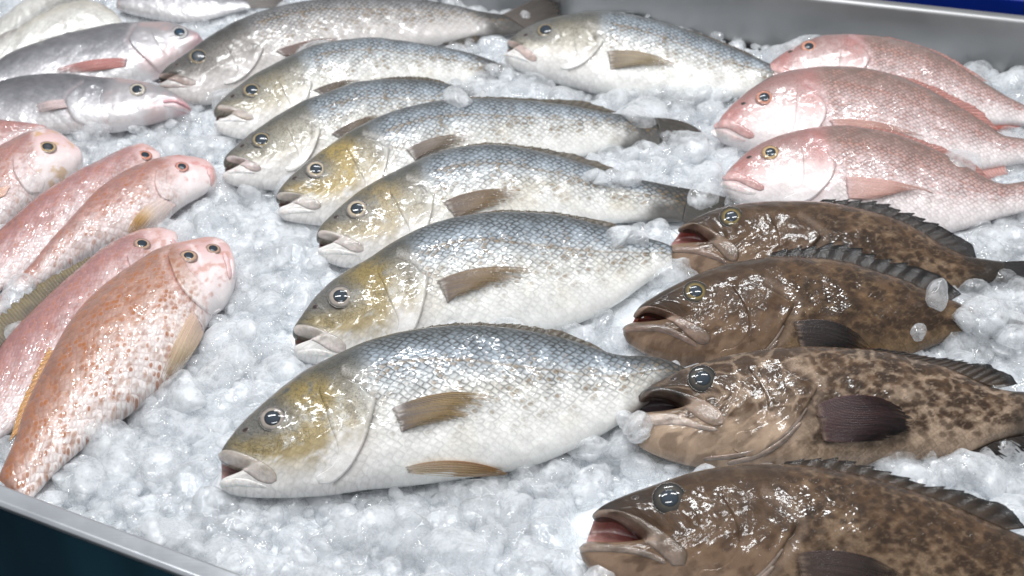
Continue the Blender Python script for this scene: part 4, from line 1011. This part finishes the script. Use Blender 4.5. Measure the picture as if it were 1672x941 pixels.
# fill small raster holes
for _ in range(2):
    m4 = np.minimum.reduce([np.roll(under, 1, 0), np.roll(under, -1, 0), np.roll(under, 1, 1), np.roll(under, -1, 1)])
    cnt = sum((np.roll(under, s, a) < 8).astype(int) for s in (1, -1) for a in (0, 1))
    under = np.where((under > 8) & (cnt >= 3), m4, under)
cov = under < 8
zi = np.where(cov, under - .004, base)
slope = math.tan(math.radians(62)) * GD
for _ in range(40):
    nb = np.maximum.reduce([np.roll(zi, 1, 0), np.roll(zi, -1, 0), np.roll(zi, 1, 1), np.roll(zi, -1, 1)]) - slope
    zi = np.where(cov, zi, np.maximum(zi, nb))
for _ in range(2):
    sm = (np.roll(zi, 1, 0) + np.roll(zi, -1, 0) + np.roll(zi, 1, 1) + np.roll(zi, -1, 1) + zi) / 5
    zi = np.where(cov, np.minimum(sm, under - .003), sm)

def ice_z(x, y):
    i = np.clip(((np.asarray(x) - GX0) / GD).astype(int), 0, nx - 1); j = np.clip(((np.asarray(y) - GY0) / GD).astype(int), 0, ny - 1)
    return zi[i, j]
def covered(x, y):
    i = np.clip(((np.asarray(x) - GX0) / GD).astype(int), 0, nx - 1); j = np.clip(((np.asarray(y) - GY0) / GD).astype(int), 0, ny - 1)
    return cov[i, j]

# tray edges on the picture, in the world
RZ = .034                                            # height of the near rim
ra = on_z(-300, 793 - 300 * .375, RZ); rb = on_z(700, 793 + 700 * .375, RZ)
WZ = .062                                            # height of the back wall
wa = on_z(900, -49, WZ); wb = on_z(1900, 60, WZ)
def side(p, a, b):
    return (b[0] - a[0]) * (p[..., 1] - a[1]) - (b[1] - a[1]) * (p[..., 0] - a[0])
rdir = (rb - ra) / np.linalg.norm(rb - ra); wdir = (wb - wa) / np.linalg.norm(wb - wa)
rn = np.array([-rdir[1], rdir[0], 0]); wn = np.array([wdir[1], -wdir[0], 0])      # both point into the tray
def inside(x, y, m=0.0):
    p = np.stack([x, y], -1)
    d1 = (p - ra[:2]) @ rn[:2]; d2 = (p - wa[:2]) @ wn[:2]
    return (d1 > m) & (d2 > m)

# ------------------------------------------------------------------ ice material
def ice_mat(name, thru, cloudy, rough=.03):
    # wet melting ice: part clear with true refraction, part white with trapped air
    t = NT(name)
    pos = t.n('ShaderNodeNewGeometry').outputs['Position']
    n0 = t.noise(pos, 55, 3, .6); n1 = t.noise(pos, 170, 4, .6); n2 = t.noise(pos, 560, 3, .65)
    h = t.math('ADD', t.math('MULTIPLY', n1, .8), t.math('MULTIPLY', n2, .45))
    nb = t.bump(h, .36, .0016)
    cl = t.step(t.math('ADD', t.math('MULTIPLY', n0, .5), t.math('MULTIPLY', n1, .5)), .38, .62, cloudy[0], cloudy[1])
    edge = t.n('ShaderNodeLayerWeight', {'Blend': .5})
    ef = t.math('MULTIPLY', t.math('POWER', edge.outputs['Facing'], 3.0), t.math('SUBTRACT', .85, t.math('MULTIPLY', t.n('ShaderNodeNewGeometry').outputs['Backfacing'], .85)))
    cl = t.math('MAXIMUM', cl, ef)
    white = t.n('ShaderNodeBsdfDiffuse', {'Color': (.955, .966, .982, 1), 'Normal': nb})
    tl = t.n('ShaderNodeBsdfTranslucent', {'Color': (.93, .95, .97, 1), 'Normal': nb})
    wt = t.n('ShaderNodeMixShader', {0: .45, 1: white.outputs[0], 2: tl.outputs[0]})
    rf = t.n('ShaderNodeBsdfRefraction', {'Color': (.97, .985, .99, 1), 'Roughness': .02, 'IOR': 1.25, 'Normal': nb})
    tr = t.n('ShaderNodeBsdfTransparent', {'Color': (1, 1, 1, 1)})
    cb = t.n('ShaderNodeMixShader', {0: thru, 1: rf.outputs[0], 2: tr.outputs[0]})
    bd = t.n('ShaderNodeMixShader', {0: cl, 1: cb.outputs[0], 2: wt.outputs[0]})
    gl = t.n('ShaderNodeBsdfGlossy', {'Color': (1, 1, 1, 1), 'Roughness': rough, 'Normal': nb})
    fr = t.n('ShaderNodeFresnel', {'IOR': 1.45, 'Normal': nb})
    ms = t.n('ShaderNodeMixShader', {0: t.math('MULTIPLY', fr.outputs[0], t.math('SUBTRACT', 1.0, t.n('ShaderNodeNewGeometry').outputs['Backfacing'])), 1: bd.outputs[0], 2: gl.outputs[0]})
    t.t.links.new(ms.outputs[0], t.out.inputs[0])
    return t.m
M['ice'] = ice_mat('crushed_ice', .90, (.22, .54))
M['clear'] = ice_mat('clear_ice', .72, (.08, .32))
t = NT('packed_ice')
n1 = t.noise(t.n('ShaderNodeNewGeometry').outputs['Position'], 150, 5, .65)
principled(t, Base_Color=t.mixc(n1, (.84, .88, .92, 1), (.95, .96, .97, 1)), Roughness=.35, Normal=t.bump(n1, .9, .004), Coat_Weight=.6, Coat_Roughness=.15)
M['packed'] = t.m

# packed ice sheet under the loose pieces
stp = 2
Z2 = zi[::stp, ::stp] - .002
X2, Y2 = XX[::stp, ::stp], YY[::stp, ::stp]
V = np.stack([X2, Y2, Z2], -1)
fa = grid_faces(V.shape[0], V.shape[1])
ctr = V.reshape(-1, 3)[fa].mean(1)
fa = fa[inside(ctr[:, 0], ctr[:, 1], .004)]
used = np.unique(fa); remap = np.full(V.shape[0] * V.shape[1], -1); remap[used] = np.arange(len(used))
ob = link('packed_ice', mk_mesh('packed_ice', V.reshape(-1, 3)[used], remap[fa]), None, M['packed'])
ob['kind'] = 'stuff'; ob['label'] = 'white packed ice filling the steel tray beneath the loose pieces'; ob['category'] = 'ice'

# ------------------------------------------------------------------ loose ice pieces
import bmesh
def nugget(seed, sub):
    bm = bmesh.new(); bmesh.ops.create_icosphere(bm, subdivisions=sub, radius=1)
    bm.verts.ensure_lookup_table()
    V = np.array([v.co[:] for v in bm.verts]); Fc = np.array([[v.index for v in f.verts] for f in bm.faces])
    bm.free()
    r = np.random.RandomState(seed)
    rad = np.full(len(V), 1.0)
    for _ in range(11):
        d = r.normal(size=3); d /= np.linalg.norm(d); lim = .60 + .34 * r.rand()
        k = np.maximum(V @ d, 1e-3)
        x_ = lim / k
        rad = np.where(x_ < rad, x_, rad)
    for _ in range(4):
        d = r.normal(size=3); d /= np.linalg.norm(d)
        rad -= .10 * r.rand() * np.exp(-((1 - V @ d) / .10))
    for o, a in ((2.3, .03), (5.0, .022), (11., .014), (21., .008)):
        rad += a * (np.sin(V[:, 0] * o + r.rand() * 6) * np.sin(V[:, 1] * o + r.rand() * 6) + np.sin(V[:, 2] * o * 1.2 + r.rand() * 6) * .7)
    V = V * rad[:, None]
    V *= np.array([1.15 + .5 * r.rand(), .95 + .25 * r.rand(), .62 + .32 * r.rand()])
    return V, Fc
HI = [nugget(500 + i, 4) for i in range(10)]
LO = [nugget(700 + i, 3) for i in range(10)]
XS = [nugget(900 + i, 2) for i in range(10)]
def rotm(r):
    q = r.normal(size=4); q /= np.linalg.norm(q); w, x, y, z = q
    return np.array([[1 - 2 * (y * y + z * z), 2 * (x * y - z * w), 2 * (x * z + y * w)], [2 * (x * y + z * w), 1 - 2 * (x * x + z * z), 2 * (y * z - x * w)], [2 * (x * z - y * w), 2 * (y * z + x * w), 1 - 2 * (x * x + y * y)]])
def tilt_m(r):
    a = r.rand() * 6.283; b = (r.rand() - .5) * 1.1; c = (r.rand() - .5) * 1.1
    return np.array(Matrix.Rotation(a, 3, 'Z') @ Matrix.Rotation(b, 3, 'X') @ Matrix.Rotation(c, 3, 'Y'))

rs = np.random.RandomState(23)
cand = []
for layer, (sp, zlo, zhi) in enumerate(((.019, -.006, .001), (.021, .002, .008), (.045, .008, .012), (.012, .001, .011))):
    xs = np.arange(GX0, GX1, sp); ys = np.arange(GY0, GY1, sp)
    A, B = np.meshgrid(xs, ys, indexing='ij')
    A = A + (B / sp % 2 > 1) * sp * .5 + (rs.rand(*A.shape) - .5) * sp * .9; B = B + (rs.rand(*B.shape) - .5) * sp * .9
    for x, y in zip(A.ravel(), B.ravel()):
        r = .0080 + .0110 * rs.rand()**1.3
        if rs.rand() < .12: r *= 1.25
        if layer == 3: r = .0028 + .0035 * rs.rand()
        cand.append((x, y, zlo + (zhi - zlo) * rs.rand(), r, layer))
cand = np.array(cand)
ok = inside(cand[:, 0], cand[:, 1], cand[:, 3] * 1.15 + .003)
zc = ice_z(cand[:, 0], cand[:, 1]) + cand[:, 2]
pp = project(np.c_[cand[:, :2], zc])
ok &= (pp[:, 0] > -120) & (pp[:, 0] < 1800) & (pp[:, 1] > -110) & (pp[:, 1] < 1080)
cand, zc, pp = cand[ok], zc[ok], pp[ok]
# keep pieces out of the fish bodies: under a fish they sit below its underside
def und(x, y):
    i = np.clip(((x - GX0) / GD).astype(int), 0, nx - 1); j = np.clip(((y - GY0) / GD).astype(int), 0, ny - 1)
    return under[i, j]
mn = np.full(len(cand), 9.0)
for a in np.linspace(0, 2 * np.pi, 8, endpoint=False):
    mn = np.minimum(mn, und(cand[:, 0] + .6 * cand[:, 3] * np.cos(a), cand[:, 1] + .6 * cand[:, 3] * np.sin(a)))
inner = und(cand[:, 0], cand[:, 1]) < 8
keep = ~(inner & (cand[:, 4] > 0))
# inside footprints: sink; at the margins: leave, pressed against the skin
zc = np.where(inner, np.minimum(zc, und(cand[:, 0], cand[:, 1]) - cand[:, 3] * .75), zc)
deep = inner & (mn < 8) & (cand[:, 4] == 0)
vis = np.zeros(len(cand), bool)
C3 = np.c_[cand[:, :2], zc]
for k in range(len(cand)):
    if not keep[k]: continue
    d = C3[k] + np.array([0, 0, cand[k, 3] * .5]) - CAM; L = np.linalg.norm(d); d /= L
    hid = False
    for bvh, *_ in FISH_TOP:
        h = bvh.ray_cast(Vector(CAM), Vector(d), L)
        if h[0] is not None: hid = True; break
    vis[k] = not hid
# no ice inside an open mouth
for f in exec_fish:
    if f.get('mouth'):
        q = np.array(list(f['front']), float); cq = q.mean(0); ex = np.ptp(q, axis=0).max() * .62
        keep &= np.linalg.norm(pp - cq, axis=1) - .5 * cand[:, 3] * 1500 > ex * .75
# fish-hidden pieces well under a body are not needed
keep &= vis | (rs.rand(len(cand)) < .5)
infr = (pp[:, 0] > 5) & (pp[:, 0] < 1667) & (pp[:, 1] > 5) & (pp[:, 1] < 936)
pxr = cand[:, 3] * F / np.linalg.norm(C3 - CAM, axis=1)
score = np.where(keep & vis & infr & (cand[:, 4] >= 1) & (cand[:, 4] < 3), pxr, -1)
chosen = set(np.argsort(-score)[:288])
HIm = []
for i, (V, Fc) in enumerate(HI):
    me = mk_mesh('ice_nugget', V, Fc); me.materials.append(M['ice' if i % 4 else 'clear']); HIm.append(me)
bigV, bigF, bigM, off = [], [], [], 0
for k in np.where(keep)[0]:
    R_ = tilt_m(rs)
    if k in chosen:
        o = bpy.data.objects.new('ice_nugget', HIm[rs.randint(len(HIm))]); COL.objects.link(o)
        o.matrix_world = Matrix.Translation(C3[k]) @ (Matrix(R_.tolist()).to_4x4()) @ Matrix.Scale(cand[k, 3], 4)
        o['label'] = 'frosty rounded nugget of ice lying loose on top of the crushed ice bed'
        o['category'] = 'ice'; o['group'] = 'loose ice nuggets on top of the bed'
    else:
        V, Fc = (LO if cand[k, 4] < 3 else XS)[rs.randint(len(LO))]
        bigV.append(V * cand[k, 3] @ R_.T + C3[k]); bigF.append(Fc + off); bigM.append(np.full(len(Fc), int(rs.rand() < .3), np.int32)); off += len(V)
# heaps that bury tails and bellies
HEAP = [(1632, 535, 58, 46, 40), (772, 156, 40, 13, 12), (818, 116, 20, 14, 7), (1000, 286, 50, 9, 14), (1045, 384, 55, 9, 16), (958, 752, 58, 16, 12), (1030, 700, 26, 14, 5),
        (1060, 162, 150, 12, 34), (1630, 392, 60, 26, 20), (1490, 772, 60, 14, 12), (195, 715, 60, 30, 9), (210, 218, 90, 9, 14), (1660, 458, 24, 10, 5), (30, 482, 24, 18, 8)]
TOPB = [b_[0] for b_ in FISH_TOP]
def first_hit(x, y):
    d = ray(x, y); d = d / np.linalg.norm(d); best = None
    for bvh in TOPB:
        h = bvh.ray_cast(Vector(CAM), Vector(d))
        if h[0] is not None and (best is None or h[3] < best): best = h[3]
    g = on_z(x, y, float(ice_z(*on_z(x, y, .01)[:2])) + .004)
    gd = np.linalg.norm(g - CAM)
    return (CAM + d * min(best, gd) if best else g), d
for hx, hy, rx, ry, cnt in HEAP:
    for q in range(cnt):
        an = rs.rand() * 6.283; ra_ = rs.rand()**.5
        P0, d = first_hit(hx + rx * ra_ * math.cos(an), hy + ry * ra_ * math.sin(an))
        r = (.010 + .006 * rs.rand()) if hx > 1400 else (.006 + .006 * rs.rand())
        V, Fc = HI[rs.randint(len(HI))]
        bigV.append(V * r @ tilt_m(rs).T + P0 - d * r * .15); bigF.append(Fc + off); bigM.append(np.full(len(Fc), int(rs.rand() < .3), np.int32)); off += len(V)
ob = link('crushed_ice', mk_mesh('crushed_ice', np.vstack(bigV), np.vstack(bigF)), None, M['ice'])
ob.data.materials.append(M['clear']); ob.data.polygons.foreach_set('material_index', np.concatenate(bigM)); ob.data.update()
ob['kind'] = 'stuff'; ob['label'] = 'crushed nugget ice filling the tray around the fish'; ob['category'] = 'ice'

# single clear chunks that lie on or against the fish
CH = [((1530, 484), 19, 33, 'long clear ice chunk leaning on the back of the plain brown grouper', .3, 1),
      ((1592, 480), 37, 27, 'large clear ice chunk at the tail of the plain brown grouper', -.3, 0),
      ((1641, 463), 27, 24, 'angular clear ice chunk against the black tail of the uppermost grouper', .5, 0),
      ((1500, 543), 13, 17, 'small clear ice piece stuck on the flank of the plain brown grouper', .4, 1),
      ((806, 76), 27, 22, 'grey ice chunk wedged between the big grey-brown fish and the mirror-gilled one', .2, 0),
      ((338, 160), 24, 26, 'pale ice chunk under the chin of the big grey-brown fish', .2, 0),
      ((1463, 758), 33, 26, 'big round clear ice chunk below the belly of the mottled grouper', 0, 0),
      ((1516, 754), 19, 24, 'upright clear ice chunk right of the big round one below the mottled grouper', .2, 0),
      ((1566, 762), 30, 26, 'broad clear ice chunk near the bottom fin of the mottled grouper', -.2, 0),
      ((977, 511), 27, 23, 'round clear ice chunk between the second silver fish and the plain grouper lip', 0, 0),
      ((1052, 478), 25, 19, 'clear ice chunk touching the forehead of the plain brown grouper', .2, 0),
      ((1088, 452), 16, 14, 'small clear ice chunk under the chin of the gaping grouper', .3, 0)]
for i, ((x, y), rx, ry, lab, rot, onfish) in enumerate(CH):
    best = None
    d = ray(x, y + ry * .5); dn = d / np.linalg.norm(d)
    for bvh, *_ in FISH_TOP:
        h = bvh.ray_cast(Vector(CAM), Vector(dn))
        if h[0] is not None and (best is None or h[3] < best[1]): best = (np.array(h[0]), h[3])
    ground = on_z(x, y, .012)
    if onfish and best is not None: P0 = best[0] - dn * .009
    elif best is not None and best[1] < np.linalg.norm(ground - CAM): P0 = best[0] - dn * .012
    else: P0 = ground
    dist = np.linalg.norm(P0 - CAM)
    P0 = CAM + ray(x, y) / np.linalg.norm(ray(x, y)) * dist
    me = mk_mesh('ice_chunk', HI[i % 10][0] / np.abs(HI[i % 10][0]).max(0), HI[i % 10][1]); me.materials.append(M['clear'])
    o = bpy.data.objects.new('ice_chunk', me); COL.objects.link(o)
    sx, sy = rx * dist / F, ry * dist / F
    Rm = np.stack([RT, UP * .9 + FW * .1, -FW], 1)
    o.matrix_world = Matrix.Translation(P0) @ Matrix(Rm.tolist()).to_4x4() @ Matrix.Rotation(-rot, 4, 'Z') @ Matrix.Diagonal((sx, sy, min(sx, sy) * .8, 1))
    o['label'] = lab; o['category'] = 'ice'; o['group'] = 'clear ice chunks against the fish'

# ------------------------------------------------------------------ steel tray
def steel(name, col, rough, aniso_dir=None, scale=(1, 60, 1)):
    t = NT(name)
    tc = t.n('ShaderNodeTexCoord'); mp = t.n('ShaderNodeMapping', {'Vector': tc.outputs['Object']}); mp.inputs['Scale'].default_value = scale
    n = t.noise(mp.outputs[0], 12, 5, .7); n2 = t.noise(tc.outputs['Object'], 25, 4, .6)
    principled(t, Base_Color=t.mixc(n2, tuple(c * .8 for c in col) + (1,), tuple(col) + (1,)), Metallic=1.0, Roughness=t.math('ADD', t.math('MULTIPLY', n2, .2), rough),
               Normal=t.bump(n, .15, .0006))
    return t.m
M['steel'] = steel('steel', (.68, .70, .73), .20)
M['steel_wall'] = steel('steel_wall', (.38, .38, .38), .38)
tray = bpy.data.objects.new('steel_tray', None); COL.objects.link(tray)
tray.location = (float(ra[0]), float(ra[1]), -.10)
tray['label'] = 'brushed stainless steel display tray holding the ice and fish'; tray['category'] = 'tray'
bpy.context.view_layer.update()
def sweep(name, a, d, n_in, prof, L, mat, parent):
    # prof: list of (across, z), across grows into the tray
    pr = np.array(prof, float)
    ts = np.linspace(0, L, 60)
    V = a[None, None] * np.array([1, 1, 0]) + ts[:, None, None] * d * np.array([1, 1, 0]) + pr[None, :, :1] * n_in + pr[None, :, 1:] * np.array([0, 0, 1.])
    return link(name, mk_mesh(name, V.reshape(-1, 3), grid_faces(60, len(pr), wrap=True)), parent, mat)
LR = np.linalg.norm(rb - ra)
rim = [(.0015, -.12), (.0015, RZ - .0015), (.0006, RZ - .0003), (-.0007, RZ), (-.0085, RZ - .0003), (-.0100, RZ + .0004), (-.0115, RZ + .0004), (-.0130, RZ - .0008), (-.0138, RZ - .003), (-.0135, RZ - .0055), (-.0120, RZ - .007), (-.0108, RZ - .006), (-.0105, RZ - .003), (-.002, RZ - .002), (-.0005, RZ - .005), (-.0005, -.12)]
rim = [(x_ * 1.12, z_) if z_ > 0 else (x_, z_) for x_, z_ in rim]
sweep('front_rim', ra - rdir * .3, rdir, rn, rim, LR + .6, M['steel'], tray)
LW = np.linalg.norm(wb - wa)
wall = [(.0, -.12), (.0, WZ - .004), (-.001, WZ - .001), (-.004, WZ + .0005), (-.013, WZ + .0005), (-.016, WZ - .002), (-.016, WZ - .012), (-.014, WZ - .012), (-.013, WZ - .004), (-.004, WZ - .003), (-.002, WZ - .006), (-.002, -.12)]
sweep('back_wall', wa - wdir * .8, wdir, wn, wall, LW + 1.2, M['steel_wall'], tray)
# tray bottom
cor = [ra - rdir * .3, rb + rdir * .3, wb + wdir * .4, wa - wdir * .8]
V = np.array([[p[0], p[1], z] for z in (-.118, -.123) for p in cor])
me = mk_mesh('bottom_plate', V, np.array([[0, 1, 2, 3], [7, 6, 5, 4], [0, 4, 5, 1], [1, 5, 6, 2], [2, 6, 7, 3], [3, 7, 4, 0]]), smoothf=False)
link('bottom_plate', me, tray, M['steel_wall'])

# counter under the tray and the floor
t = NT('dark_panel'); tc = t.n('ShaderNodeTexCoord'); mp = t.n('ShaderNodeMapping', {'Vector': tc.outputs['Object']}); mp.inputs['Scale'].default_value = (1, 1, .08); n = t.noise(mp.outputs[0], 9, 2)
principled(t, Base_Color=t.mixc(t.step(n, .35, .65), (.006, .018, .032, 1), (.014, .055, .080, 1)), Roughness=.6, Specular_IOR_Level=.15); M['panel'] = t.m  # upright bands in the base colour are painted reflections
a = ra - rdir * .6 - rn * .007; b = rb + rdir * .6 - rn * .007
V = []
for z in (RZ - .012, -.85):
    for p, o_ in ((a, 0), (b, 0), (b, .006), (a, .006)):
        q = p + rn * o_; V.append([q[0], q[1], z])
me = mk_mesh('display_counter', np.array(V), np.array([[3, 2, 1, 0], [4, 5, 6, 7], [0, 1, 5, 4], [1, 2, 6, 5], [2, 3, 7, 6], [3, 0, 4, 7]]), smoothf=False)
ob = link('display_counter', me, None, M['panel']); ob['label'] = 'dark blue-grey counter front below the steel rim'; ob['category'] = 'counter'
t = NT('floor'); tc = t.n('ShaderNodeTexCoord'); n = t.noise(tc.outputs['Object'], 6, 4)
principled(t, Base_Color=t.mixc(n, (.02, .03, .036, 1), (.035, .05, .056, 1)), Roughness=.4); M['floor'] = t.m
V = np.array([[-6, -4, -.86], [6, -4, -.86], [6, 8, -.86], [-6, 8, -.86]])
ob = link('floor', mk_mesh('floor', V, np.array([[0, 1, 2, 3]])), None, M['floor']); ob['kind'] = 'structure'

# blue plastic bin behind the back wall
t = NT('blue_plastic'); tc = t.n('ShaderNodeTexCoord'); n = t.noise(tc.outputs['Object'], 30, 4)
principled(t, Base_Color=t.mixc(n, (.004, .018, .20, 1), (.006, .028, .27, 1)), Roughness=.28, Normal=t.bump(n, .1, .002)); M['blue'] = t.m
bm = bmesh.new()
bmesh.ops.create_cube(bm, size=1)
for v in bm.verts: v.co = Vector((v.co.x * .55, v.co.y * .34, v.co.z * .16))
top = max(bm.faces, key=lambda f_: f_.calc_center_median().z)
r_ = bmesh.ops.inset_region(bm, faces=[top], thickness=.012)
bmesh.ops.translate(bm, verts=top.verts, vec=(0, 0, -.012))
bmesh.ops.bevel(bm, geom=bm.edges[:], offset=.005, segments=3, affect='EDGES')
me = bpy.data.meshes.new('blue_bin'); bm.to_mesh(me); bm.free()
ob = link('blue_bin', me, None, M['blue'])
c = on_z(1440, 0, .02); wmid = c - wn * .0
ang = math.atan2(wdir[1], wdir[0])
cen = c + wdir * .275 - wn * .16
ob.location = (cen[0], cen[1], -.035); ob.rotation_euler = (0, 0, ang)
ob['label'] = 'glossy deep blue plastic bin behind the steel back wall'; ob['category'] = 'bin'

# ------------------------------------------------------------------ shop lamps
def lamp(name, loc, rot, sx, sy, power, col=(1, 1, 1)):
    L = bpy.data.lights.new(name, 'AREA'); L.shape = 'RECTANGLE'; L.size = sx; L.size_y = sy; L.energy = power; L.color = col
    o = bpy.data.objects.new(name, L); COL.objects.link(o); o.location = loc; o.rotation_euler = rot
    return o
for lx, ly, pw, sx_, sy_ in ((-.45, 1.02, 13, .60, .09), (.50, 1.12, 12, .60, .09), (.05, 1.80, 13, .70, .09), (-.1, .25, 8, .6, .09)):
    lamp('ceiling_lamp', (lx, ly, 1.95), (math.radians((.95 - ly) * 22), math.radians(lx * 14), math.radians(7)), sx_, sy_, pw, (.965, .985, 1))
wd = bpy.data.worlds.new('World'); SC.world = wd; wd.use_nodes = True
bg = wd.node_tree.nodes['Background']; bg.inputs[0].default_value = (.93, .96, 1.0, 1); bg.inputs[1].default_value = .50

# ------------------------------------------------------------------ render
SC.view_settings.view_transform = 'Standard'; SC.view_settings.look = 'None'; SC.view_settings.gamma = 1.0
SC.view_settings.exposure = 0.2
cy = SC.cycles
cy.use_denoising = True
try: cy.denoiser = 'OPENIMAGEDENOISE'; cy.denoising_input_passes = 'RGB_ALBEDO_NORMAL'; cy.denoising_prefilter = 'ACCURATE'
except Exception: pass
cy.max_bounces = 16; cy.transmission_bounces = 8; cy.glossy_bounces = 4; cy.diffuse_bounces = 8; cy.transparent_max_bounces = 24
cy.caustics_refractive = True; cy.caustics_reflective = False; cy.blur_glossy = .6
cy.sample_clamp_indirect = 4.0; cy.sample_clamp_direct = 0
